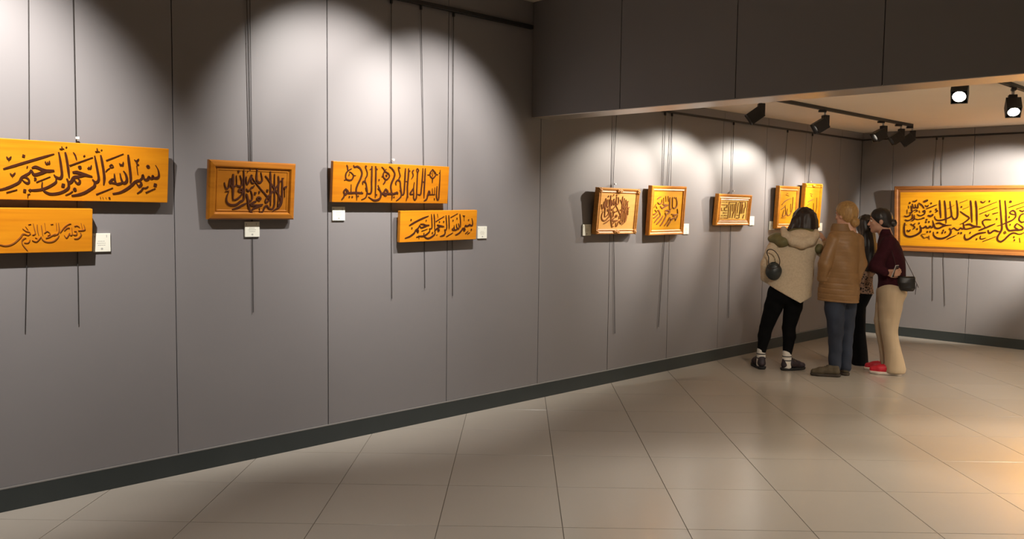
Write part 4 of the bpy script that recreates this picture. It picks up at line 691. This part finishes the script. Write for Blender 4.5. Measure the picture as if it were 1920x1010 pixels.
def housing_me():
    """square housing, open at the front (+x)"""
    bm = bmesh.new()
    L0, L1, o, i, bk = -0.066, 0.060, 0.052, 0.047, -0.02
    def ring(x, r): return [bm.verts.new((x, sy * r, sz * r)) for sy, sz in ((-1, -1), (1, -1), (1, 1), (-1, 1))]
    r = [ring(L0, o * 0.94), ring(L0 + 0.004, o), ring(L1, o), ring(L1, i), ring(bk, i)]
    for a, b in zip(r, r[1:]):
        for k in range(4):
            bm.faces.new((a[k], a[(k + 1) % 4], b[(k + 1) % 4], b[k]))
    bm.faces.new(r[0][::-1]); bm.faces.new(r[-1])
    bmesh.ops.recalc_face_normals(bm, faces=bm.faces[:])
    me = bpy.data.meshes.new('housing'); bm.to_mesh(me); bm.free()
    return me
def tube_ring_me(ro, ri, x0, x1, n=24):
    vs, fs = [], []
    for x, rr in ((x0, ro), (x1, ro), (x1, ri), (x0, ri)):
        vs += [(x, rr * math.cos(2 * math.pi * k / n), rr * math.sin(2 * math.pi * k / n)) for k in range(n)]
    for a in range(4):
        b = (a + 1) % 4
        fs += [(a * n + k, a * n + (k + 1) % n, b * n + (k + 1) % n, b * n + k) for k in range(n)]
    me = bpy.data.meshes.new('ring'); me.from_pydata(vs, [], fs)
    return me
def fixture(x, y, target, label, lit=False, watts=0, angle=50, blend=0.3, col=(1, 0.91, 0.80)):
    root = empty('track_spotlight', (x, y, NOOK_Z - 0.03))
    tag(root, label, 'spotlight', 'black track spotlights')
    d = (Vector(target) - Vector((x, y, NOOK_Z - 0.19)))
    yaw = math.atan2(d.y, d.x)
    root.rotation_euler = (0, 0, yaw)
    link('adapter', box_me(-0.035, 0.035, -0.017, 0.017, -0.022, 0.0, 0.002), M_BLACK, root)
    link('stem', cyl_me(0.011, 0.011, 0.035, 14, 'Z', (-0.028, 0, -0.036)), M_STEEL, root, True)
    link('bracket', box_me(-0.062, -0.004, -0.030, 0.030, -0.150, -0.05, 0.003), M_BLACK, root)
    # head: square housing turned down towards its target
    pitch = math.atan2(-d.z, math.hypot(d.x, d.y))
    hd = link('lamp_head', housing_me(), M_BLACK, root)
    hd.location = (0.022, 0, -0.155)
    hd.rotation_euler = (0, pitch, 0)
    link('baffle', tube_ring_me(0.047, 0.041, -0.02, 0.056), M_BLACK, hd, True)
    lx = 0.050 if lit else 0.0
    link('lens', cyl_me(0.041, 0.041, 0.004, 24, 'X', (lx, 0, 0)), M_LAMP if lit else M_LAMP2, hd, True)
    if watts:
        dn = Vector((math.cos(yaw) * math.cos(pitch), math.sin(yaw) * math.cos(pitch), -math.sin(pitch)))
        org = Vector((x, y, NOOK_Z - 0.03)) + Matrix.Rotation(yaw, 3, 'Z') @ Vector((0.022, 0, -0.155)) + dn * 0.075
        spot('spotlight_beam', org, org + dn, watts, angle, blend, col, 0.03)
    return root
M_LAMP2 = emit('lamp_lens', (1.0, 0.90, 0.74), 12.0)
fixture(0.92, -4.25, (0, -5.02, 1.50), 'black track spotlight just under the header edge, left of the track start', watts=135, angle=66, blend=0.75)
fixture(0.92, -3.03, (0, -4.22, 1.48), 'black track spotlight nearest the header on the long track', watts=175, angle=62, blend=0.75)
fixture(0.92, -1.66, (0, -3.06, 1.50), 'second visible spotlight on the long track, above the blonde woman', watts=200, angle=54, blend=0.75)
fixture(0.92, -1.19, (0, -2.02, 1.54), 'third visible spotlight on the long track, right beside the last one', watts=135, angle=54, blend=0.75)
fixture(0.92, -0.87, (0, -1.43, 1.54), 'last spotlight at the far end of the long track', watts=110, angle=54, blend=0.75)
fixture(2.72, -4.72, (3.4, -7.4, 0.2), 'lit spotlight facing the viewer below the header', True, 75, 80, 0.5)
fixture(2.72, -3.55, (3.6, -5.6, 0.2), 'lit spotlight on the track at the right picture edge', True, 75, 80, 0.5)
# added fill behind the header, then right track spots outside the picture
spot('spotlight_beam', (2.72, -5.45, 2.36), (1.15, -3.1, 0.95), 95, 62, 0.6, (1, 0.90, 0.76), 0.06)  # unseen lamp added to brighten the visitors from the front right
spot('spotlight_beam', (2.72, -1.0, 2.36), (1.60, 0, 1.52), 560, 60, 0.6, (1, 0.92, 0.8))
spot('spotlight_beam', (2.72, -2.2, 2.36), (2.8, 0, 1.5), 130, 60, 0.5, (1, 0.92, 0.8))

# ---------------------------------------------------------------- people: implicit surfaces
def eval_prims(prims, vs, pad=0.03, disp=None):
    lo = np.array([1e9] * 3); hi = -lo
    def bb(q):
        if q[0] == 'c':
            a = np.array(q[1:4]); b = np.array(q[4:7]); r = max(q[7], q[8])
            return np.minimum(a, b) - r, np.maximum(a, b) + r
        if q[0] == 'e':
            c = np.array(q[1:4]); r = max(q[4:7]); return c - r, c + r
        if q[0] == 's':
            A = np.array(q[1])
            return np.array([(A[:, 1] - A[:, 3]).min(), (A[:, 2] - A[:, 4]).min(), A[:, 0].min()]), np.array([(A[:, 1] + A[:, 3]).max(), (A[:, 2] + A[:, 4]).max(), A[:, 0].max()])
    for q in prims:
        if q[0] in 'ces':
            a, b = bb(q); lo = np.minimum(lo, a); hi = np.maximum(hi, b)
    lo = lo - pad; hi = hi + pad
    n = np.ceil((hi - lo) / vs).astype(int) + 1
    ax = [lo[i] + vs * np.arange(n[i]) for i in range(3)]
    F = np.full(n, 0.05, dtype=np.float32)
    for q in prims:
        if q[0] not in 'ces':
            continue
        a, b = bb(q)
        m = 0.045
        i0 = np.maximum(((a - m - lo) / vs).astype(int), 0)
        i1 = np.minimum(np.ceil((b + m - lo) / vs).astype(int) + 1, n)
        X = ax[0][i0[0]:i1[0]][:, None, None]; Y = ax[1][i0[1]:i1[1]][None, :, None]; Z = ax[2][i0[2]:i1[2]][None, None, :]
        k = q[-1]
        if q[0] == 'c':
            A = q[1:4]; B = q[4:7]
            d = [B[i] - A[i] for i in range(3)]
            L2 = sum(x * x for x in d) + 1e-9
            t = np.clip(((X - A[0]) * d[0] + (Y - A[1]) * d[1] + (Z - A[2]) * d[2]) / L2, 0, 1)
            D = np.sqrt((X - A[0] - t * d[0]) ** 2 + (Y - A[1] - t * d[1]) ** 2 + (Z - A[2] - t * d[2]) ** 2) - (q[7] + (q[8] - q[7]) * t)
        elif q[0] == 'e':
            cx, cy, cz, rx, ry, rz, rot = q[1:8]
            c_, s_ = math.cos(rot), math.sin(rot)
            x = (X - cx) * c_ + (Y - cy) * s_; y = -(X - cx) * s_ + (Y - cy) * c_; z = Z - cz
            k0 = np.sqrt((x / rx) ** 2 + (y / ry) ** 2 + (z / rz) ** 2)
            k1 = np.sqrt((x / rx ** 2) ** 2 + (y / ry ** 2) ** 2 + (z / rz ** 2) ** 2) + 1e-6
            D = k0 * (k0 - 1) / k1
        else:
            A = np.array(q[1]); e = q[2]
            zz = ax[2][i0[2]:i1[2]]
            g = [np.interp(zz, A[:, 0], A[:, c])[None, None, :] for c in (1, 2, 3, 4)]
            rr = (np.abs((X - g[0]) / g[2]) ** e + np.abs((Y - g[1]) / g[3]) ** e) ** (1 / e)
            D = (rr - 1) * np.minimum(g[2], g[3])
            D = np.maximum(D, np.maximum(A[0, 0] - Z, Z - A[-1, 0]))
        S = F[i0[0]:i1[0], i0[1]:i1[1], i0[2]:i1[2]]
        h = np.clip(0.5 + 0.5 * (S - D) / k, 0, 1)
        F[i0[0]:i1[0], i0[1]:i1[1], i0[2]:i1[2]] = S + (D - S) * h - k * h * (1 - h)
    X = ax[0][:, None, None]; Y = ax[1][None, :, None]; Z = ax[2][None, None, :]
    if disp is not None:
        F = F + disp(X, Y, Z)
    for q in prims:
        if q[0] == 'k':   # keep half space n.p <= d
            F = np.maximum(F, q[1] * X + q[2] * Y + q[3] * Z - q[4])
        if q[0] == 'x':   # carve an ellipsoid
            cx, cy, cz, rx, ry, rz = q[1:7]
            k0 = np.sqrt(((X - cx) / rx) ** 2 + ((Y - cy) / ry) ** 2 + ((Z - cz) / rz) ** 2)
            F = np.maximum(F, -(k0 - 1) * min(rx, ry, rz))
    return F.astype(np.float32), lo

def surface_nets(F, lo, vs):
    n = np.array(F.shape)
    I = F < 0
    c = np.zeros(n - 1, dtype=np.int8)
    for dx in (0, 1):
        for dy in (0, 1):
            for dz in (0, 1):
                c += I[dx:n[0] - 1 + dx, dy:n[1] - 1 + dy, dz:n[2] - 1 + dz]
    act = np.argwhere((c > 0) & (c < 8))
    idx = np.full(n - 1, -1, dtype=np.int64)
    idx[act[:, 0], act[:, 1], act[:, 2]] = np.arange(len(act))
    acc = np.zeros((len(act), 3)); cnt = np.zeros(len(act))
    corners = [(0, 0, 0), (1, 0, 0), (0, 1, 0), (1, 1, 0), (0, 0, 1), (1, 0, 1), (0, 1, 1), (1, 1, 1)]
    V = [F[act[:, 0] + a, act[:, 1] + b, act[:, 2] + d] for a, b, d in corners]
    for a, b in ((0, 1), (2, 3), (4, 5), (6, 7), (0, 2), (1, 3), (4, 6), (5, 7), (0, 4), (1, 5), (2, 6), (3, 7)):
        cr = (V[a] < 0) != (V[b] < 0)
        den = V[a] - V[b]
        t = np.where(cr, V[a] / np.where(den == 0, 1, den), 0)
        A = np.array(corners[a]); B = np.array(corners[b])
        acc += np.where(cr[:, None], A + t[:, None] * (B - A), 0)
        cnt += cr
    verts = lo + (act + acc / cnt[:, None]) * vs
    quads = []
    for d in range(3):
        u, v = [(1, 2), (2, 0), (0, 1)][d]
        sl0 = [slice(None)] * 3; sl1 = [slice(None)] * 3
        sl0[d] = slice(0, n[d] - 1); sl1[d] = slice(1, n[d])
        E = I[tuple(sl0)] != I[tuple(sl1)]
        e = np.argwhere(E)
        ok = (e[:, u] > 0) & (e[:, v] > 0) & (e[:, u] < n[u] - 1) & (e[:, v] < n[v] - 1)
        e = e[ok]
        ins = I[e[:, 0], e[:, 1], e[:, 2]]
        cell = []
        for (a, b) in ((-1, -1), (0, -1), (0, 0), (-1, 0)):
            q = e.copy(); q[:, u] += a; q[:, v] += b
            cell.append(idx[q[:, 0], q[:, 1], q[:, 2]])
        Q = np.stack(cell, 1)
        Q[~ins] = Q[~ins][:, ::-1]
        quads.append(Q)
    return verts, np.concatenate(quads)

def sdf_obj(name, prims, mat, parent, vs=0.007, disp=None):
    F, lo = eval_prims(prims, vs, disp=disp)
    v, q = surface_nets(F, lo, vs)
    me = bpy.data.meshes.new(name)
    me.vertices.add(len(v)); me.vertices.foreach_set('co', v.ravel())
    me.loops.add(len(q) * 4); me.loops.foreach_set('vertex_index', q.ravel().astype(np.int32))
    me.polygons.add(len(q)); me.polygons.foreach_set('loop_start', np.arange(0, len(q) * 4, 4, dtype=np.int32))
    me.update(calc_edges=True)
    me.validate()
    return link(name, me, mat, parent, True)

def head_prims(h):
    """head facing yaw (degrees, person frame), chin to crown about 0.225 m"""
    C = Vector(h['c'])
    M = Matrix.Rotation(R(h['yaw'] - 90), 3, 'Z') @ Matrix.Rotation(R(h['pitch']), 3, 'X')
    P = lambda x, y, z: list(C + M @ Vector((x, y, z)))
    rot = R(h['yaw'] - 90)
    def e(x, y, z, rx, ry, rz, k=0.012): return ['e', *P(x, y, z), rx, ry, rz, rot, k]
    def c(a, b, ra, rb, k=0.010): return ['c', *P(*a), *P(*b), ra, rb, k]
    pr = [e(0, -0.008, 0.022, 0.073, 0.092, 0.086, 0.02), e(0, 0.030, -0.040, 0.056, 0.058, 0.072, 0.03),
          c((-0.028, 0.028, -0.070), (0, 0.066, -0.092), 0.026, 0.018, 0.02), c((0.028, 0.028, -0.070), (0, 0.066, -0.092), 0.026, 0.018, 0.02),
          e(0, 0.070, -0.096, 0.018, 0.014, 0.014, 0.012),
          c((0, 0.082, 0.008), (0, 0.105, -0.032), 0.007, 0.011, 0.008), e(0, 0.100, -0.034, 0.015, 0.011, 0.009, 0.006),
          c((-0.034, 0.074, 0.020), (0.034, 0.074, 0.020), 0.011, 0.011, 0.012),
          e(0, 0.084, -0.056, 0.021, 0.011, 0.006, 0.006), e(0, 0.081, -0.068, 0.018, 0.011, 0.007, 0.006),
          e(0.036, 0.062, -0.025, 0.022, 0.018, 0.020, 0.012), e(-0.036, 0.062, -0.025, 0.022, 0.018, 0.020, 0.012),
          e(0.075, -0.006, -0.012, 0.009, 0.019, 0.030, 0.006), e(-0.075, -0.006, -0.012, 0.009, 0.019, 0.030, 0.006),
          c((0, -0.025, -0.055), (0, -0.045, -0.175), 0.052, 0.056, 0.02)]
    feats = dict(eyes=[P(-0.031, 0.0755, 0.002), P(0.031, 0.0755, 0.002)], iris=[P(-0.031, 0.0845, 0.002), P(0.031, 0.0845, 0.002)],
                 brow=[[P(s * 0.016, 0.088, 0.021), P(s * 0.032, 0.085, 0.026), P(s * 0.050, 0.072, 0.020)] for s in (-1, 1)],
                 lip=[P(-0.020, 0.084, -0.0615), P(0, 0.0945, -0.0595), P(0.020, 0.084, -0.0615)])
    return pr, feats

def hair_cap(h, d=0.030, grow=1.0):
    C = Vector(h['c'])
    M = Matrix.Rotation(R(h['yaw'] - 90), 3, 'Z') @ Matrix.Rotation(R(h['pitch']), 3, 'X')
    P = lambda x, y, z: list(C + M @ Vector((x, y, z)))
    rot = R(h['yaw'] - 90)
    n = M @ Vector((0, 0.78, -0.626))
    return [['e', *P(0, -0.012, 0.026), 0.083 * grow, 0.103 * grow, 0.096 * grow, rot, 0.02], ['e', *P(0, -0.045, -0.025), 0.074, 0.066, 0.072, rot, 0.02],
            ['k', n.x, n.y, n.z, n.dot(C) + d]]

def hand_prims(h, curl=0.9, point=False, side=1):
    wv = Vector(h['w']); d = Vector(h['d']).normalized(); n = Vector(h['n']); n = (n - d * n.dot(d)).normalized()
    s = d.cross(n) * side       # towards the thumb
    pr = []
    def c(a, b, ra, rb, k=0.004): pr.append(['c', *a, *b, ra, rb, k])
    for o in (-0.026, -0.009, 0.009, 0.026):
        c(wv + s * o * 0.6 + d * 0.008, wv + d * 0.078 + s * o, 0.015, 0.0125, 0.008)
    lens = [(0.036, 0.022, 0.018), (0.042, 0.026, 0.019), (0.039, 0.024, 0.019), (0.030, 0.018, 0.016)]
    for i, o in enumerate((0.028, 0.0095, -0.0095, -0.028)):
        q = wv + d * 0.082 + s * o
        a = 0.15
        cl = (0.12 if (point and i == 0) else curl)
        for j, l in enumerate(lens[i]):
            a += cl * (0.9 if j else 0.6)
            dr = d * math.cos(a) + n * math.sin(a)
            q2 = q + dr * l
            c(q, q2, 0.0092 - 0.0008 * j, 0.0086 - 0.0008 * j)
            q = q2
    q = wv + d * 0.025 + s * 0.026
    for l, (cd, cs, cn) in ((0.034, (0.70, 0.62, 0.35)), (0.030, (0.90, 0.25, 0.42)), (0.022, (0.95, 0.0, 0.4))):
        q2 = q + (d * cd + s * cs + n * cn).normalized() * l
        c(q, q2, 0.0115, 0.0098)
        q = q2
    return pr

def shoe(parent, sh, umat, smat, name='shoe'):
    d = Vector(sh['d']).normalized(); sc = sh['s']; hz = sh.get('hz', 1.0)
    h = Vector(sh['h']); h.z = 0.0
    if 'a' in sh: h = Vector((sh['a'][0], sh['a'][1], 0)) - d * 0.048 * sc
    ang = math.atan2(d.y, d.x)
    P = lambda x, y, z: list(h + Matrix.Rotation(ang, 3, 'Z') @ Vector((x * sc, y * sc, z * sc * hz)))
    def c(a, b, ra, rb, k=0.012): return ['c', *P(*a), *P(*b), ra * sc, rb * sc, k]
    up = [c((0.03, 0, 0.048), (0.09, 0, 0.058), 0.037, 0.042), c((0.09, 0, 0.058), (0.17, 0.004, 0.045), 0.042, 0.040), c((0.17, 0.004, 0.042), (0.225, 0.004, 0.036), 0.040, 0.030),
          c((0.03, 0, 0.05), (0.035, 0, 0.088), 0.035, 0.034), c((0.05, 0, 0.075), (0.085, 0, 0.085), 0.036, 0.034), ['k', 0, 0, -1, -0.016 * sc], ['k', 0, 0, 1, 0.108 * sc * hz]]
    so = [c((0.025, 0, 0.02), (0.12, 0, 0.016), 0.042, 0.040), c((0.12, 0, 0.016), (0.18, 0.004, 0.018), 0.042, 0.046), c((0.18, 0.004, 0.018), (0.225, 0.004, 0.022), 0.046, 0.034), ['k', 0, 0, -1, -0.001], ['k', 0, 0, 1, 0.026 * sc]]
    o = sdf_obj(name, up, umat, parent, 0.005)
    sdf_obj('sole', so, smat, o, 0.005)
    # laces
    for i in range(3):
        x = 0.105 + 0.022 * i
        me = tube_me([P(x, -0.022, 0.096 - 0.008 * i), P(x + 0.004, 0, 0.103 - 0.009 * i), P(x, 0.022, 0.096 - 0.008 * i)], 0.0035, 6)
        link('lace', me, smat, o, True)
    return o

def folds(amp, fz=40.0, fx=9.0, ph=0.0):
    return lambda X, Y, Z: amp * (np.sin(fz * Z + 7 * X + 2.2 * np.sin(fx * X + ph) + 5 * Y) * 0.6 + np.sin(fz * 0.55 * Z - 11 * X + 8 * Y + ph) * 0.4)
def quilt(pitch, amp, fold):
    f = folds(fold, 25, 9)
    return lambda X, Y, Z: amp * (0.25 + 0.75 * np.clip((1.02 - Z) / 0.12, 0, 1)) * (1 - np.minimum(1, np.abs(np.sin(math.pi * (Z + 0.05 * X) / pitch)) * 2.2)) + f(X, Y, Z)
def strands(amp, n=46.0):
    return lambda X, Y, Z: amp * np.sin(n * X * 2.2 + 3 * np.sin(9 * Z + 5 * X)) * np.cos(n * Y * 1.7 + 2 * np.sin(8 * Z))

def hem_cut(a, b):
    """half space above the slanted hem through two points (seen across x)"""
    dx, dz = b[0] - a[0], b[2] - a[2]
    l = math.hypot(dx, dz)
    nx, nz = dz / l, -dx / l
    return ['k', nx, 0, nz, nx * a[0] + nz * a[2]]

def person(key, label, brow_mat, face=True, hand_kw=None):
    D = PEOPLE[key]
    root = empty('person', D['G'], (0, 0, D['yaw']))
    tag(root, label, 'person', 'visitors looking at the pictures')
    hp, ft = head_prims(D['head'])
    hand_kw = hand_kw or {}
    hn = hand_prims(D['handL'], side=-1, **hand_kw.get('L', {})) + hand_prims(D['handR'], side=1, **hand_kw.get('R', {}))
    body = sdf_obj('body', D['body'] + hp + hn, M_SKIN, root, 0.0055)
    if face:
        for q, i in zip(ft['eyes'], ft['iris']):
            e = sdf_obj('eye', [['e', *q, 0.0125, 0.0125, 0.0085, 0, 0.001]], M_EYE, root, 0.003)
            sdf_obj('iris', [['e', *i, 0.0055, 0.0055, 0.0060, 0, 0.001]], M_IRIS, e, 0.002)
        for b in ft['brow']:
            link('eyebrow', tube_me(smooth_path(b, 4), 0.004, 6), brow_mat, root, True)
        link('lips', tube_me(smooth_path(ft['lip'], 4), 0.005, 6), M_LIP, root, True)
    return root, D

# woman in the cream fleece ------------------------------------------------
p1, D = person('p1', 'woman in a cream fleece jacket with olive shoulders, black leggings, seen from behind', M_DKHAIR, False, {'R': dict(curl=0.75, point=True), 'L': dict(curl=0.5)})
sdf_obj('leggings', D['legs'], M_LEGGING, p1, 0.007, folds(0.0012))
jk = sdf_obj('jacket', D['jacket'] + [hem_cut(*D['hem']), hem_cut(*D['hem2'])], M_FLEECE, p1, 0.007, folds(0.005, 22, 8))
sdf_obj('hood', D['hood'], M_FLEECE, jk, 0.007, folds(0.003, 30, 9, 1.0))
for kk in ('patchL', 'patchR'):
    tag(sdf_obj('shoulder_patch', D[kk], M_OLIVE, jk, 0.006, folds(0.003, 60, 20)), 'olive green shoulder patch')
sdf_obj('collar', D['scarf'], M_OLIVE, jk, 0.006, folds(0.003, 60, 20, 2.0))
sdf_obj('hair', D['hair'], M_DKHAIR, p1, 0.006, strands(0.0035))
for i in (0, 1):
    sk = sdf_obj('sock', D['socks'][i], M_SOCK, p1, 0.005)
    q = D['socks'][i][0]
    for t in (0.25, 0.55):
        c = [q[1 + k] + (q[4 + k] - q[1 + k]) * t for k in range(3)]
        st = link('stripe', cyl_me(0.0445, 0.045, 0.010, 24, 'Z', c), M_STRIPE, sk, True)
    shoe(p1, D['shoes'][i], M_DKSHOE, M_DKSOLE)

# woman in the camel coat ---------------------------------------------------
p2, D = person('p2', 'blonde woman in a quilted camel coat and blue jeans, seen from behind', M_BLONDE, True, {'L': dict(curl=0.5), 'R': dict(curl=0.5)})
sdf_obj('jeans', D['legs'], M_JEANS, p2, 0.007, folds(0.0035, 45, 9))
ct = sdf_obj('coat', D['jacket'] + [hem_cut(*D['hem'])], M_CAMEL, p2, 0.006, quilt(0.052, 0.0042, 0.005))
sdf_obj('collar', D['collar'], M_CAMELDK, ct, 0.006, folds(0.002, 50, 9))
hr = sdf_obj('hair', hair_cap(D['head'], 0.014, 1.07), M_BLONDE, p2, 0.0045, strands(0.002, 40))
sdf_obj('bun', D['bun'], M_BLONDE, hr, 0.005, strands(0.003, 60))
for s in D['shoes']: shoe(p2, s, M_BROWNSHOE, M_BROWNSOLE)

# woman behind them ----------------------------------------------------------
p3, D = person('p3', 'woman with long black hair and black wide trousers, mostly hidden behind the camel coat', M_BLACKHAIR, False, {'L': dict(curl=0.4), 'R': dict(curl=0.4)})
sdf_obj('trousers', D['legs'], M_LEGGING, p3, 0.008, folds(0.003, 14, 40))
sdf_obj('blouse', D['jacket'], M_BLOUSE, p3, 0.007, folds(0.004, 30, 12))
sdf_obj('hair', D['hair'], M_BLACKHAIR, p3, 0.006, strands(0.0035))
for s in D['shoes']: shoe(p3, s, M_DKSHOE, M_DKSOLE)

# woman in burgundy ----------------------------------------------------------
p4, D = person('p4', 'woman in a burgundy fleece and beige flared trousers, in profile with a hair bun', M_BLACKHAIR, True, {'L': dict(curl=0.75), 'R': dict(curl=0.6)})
sdf_obj('trousers', D['legs'] + [['k', 0, 0, -1, -0.022]], M_BEIGE, p4, 0.007, folds(0.004, 18, 12))
jk = sdf_obj('jacket', D['jacket'], M_BURG, p4, 0.007, folds(0.006, 26, 9))
sdf_obj('collar', D['collar'], M_BURG, jk, 0.006)
hr = sdf_obj('hair', hair_cap(D['head'], 0.034, 1.0), M_BLACKHAIR, p4, 0.0045, strands(0.0015))
sdf_obj('bun', D['bun'], M_BLACKHAIR, hr, 0.005, strands(0.003, 70))
for s in D['shoes']: shoe(p4, s, M_RED, M_WHITESOLE)

# bags and phone ---------------------------------------------------------------
def bag(D, name, label, mat, r=0.006, seg=None):
    root = empty(name, D['G'], (0, 0, D['yaw']))
    tag(root, label, 'bag', 'shoulder bags')
    b = sdf_obj('bag_body', D['bag'], mat, root, 0.005, folds(0.002, 60, 30))
    link('strap', tube_me(smooth_path(D['strap'], 6), r, 8, (r, r * 0.45)), M_STRAP, root, True)
    return root, b
D = PEOPLE['p1']
rb, b = bag(D, 'handbag', 'small dark teal handbag hanging at the cream fleece jacket', M_BAGTEAL, 0.009)
c = D['bagc']
link('flap_seam', tube_me(smooth_path([(c[0] - 0.06, c[1] - 0.040, c[2] + 0.035), (c[0] - 0.01, c[1] - 0.052, c[2] + 0.028), (c[0] + 0.058, c[1] - 0.036, c[2] + 0.048)], 5), 0.004, 6), M_STRAP, b, True)
D = PEOPLE['p4']
rb, b = bag(D, 'crossbody_bag', 'black crossbody bag at the hip of the burgundy fleece', M_BAGBLACK, 0.004)
for t in D['tassel']:
    link('tassel', tube_me(smooth_path(t, 4), 0.003, 6), M_STRAP, rb, True)
c = D['phone']
ph = empty('phone', D['G'], (0, 0, D['yaw']))
tag(ph, 'slim dark phone held by the woman in burgundy', 'phone')
me = box_me(-0.036, 0.036, -0.0045, 0.0045, -0.06, 0.06, 0.003, 2)
Mx = Matrix.Translation(c) @ Matrix.Rotation(R(70), 4, 'Z') @ Matrix.Rotation(R(18), 4, 'X')
me.transform(Mx)
link('phone_body', me, M_PHONEEDGE, ph)
me = box_me(-0.033, 0.033, -0.0052, -0.0046, -0.057, 0.057)
me.transform(Mx)
link('screen', me, M_PHONE, ph)
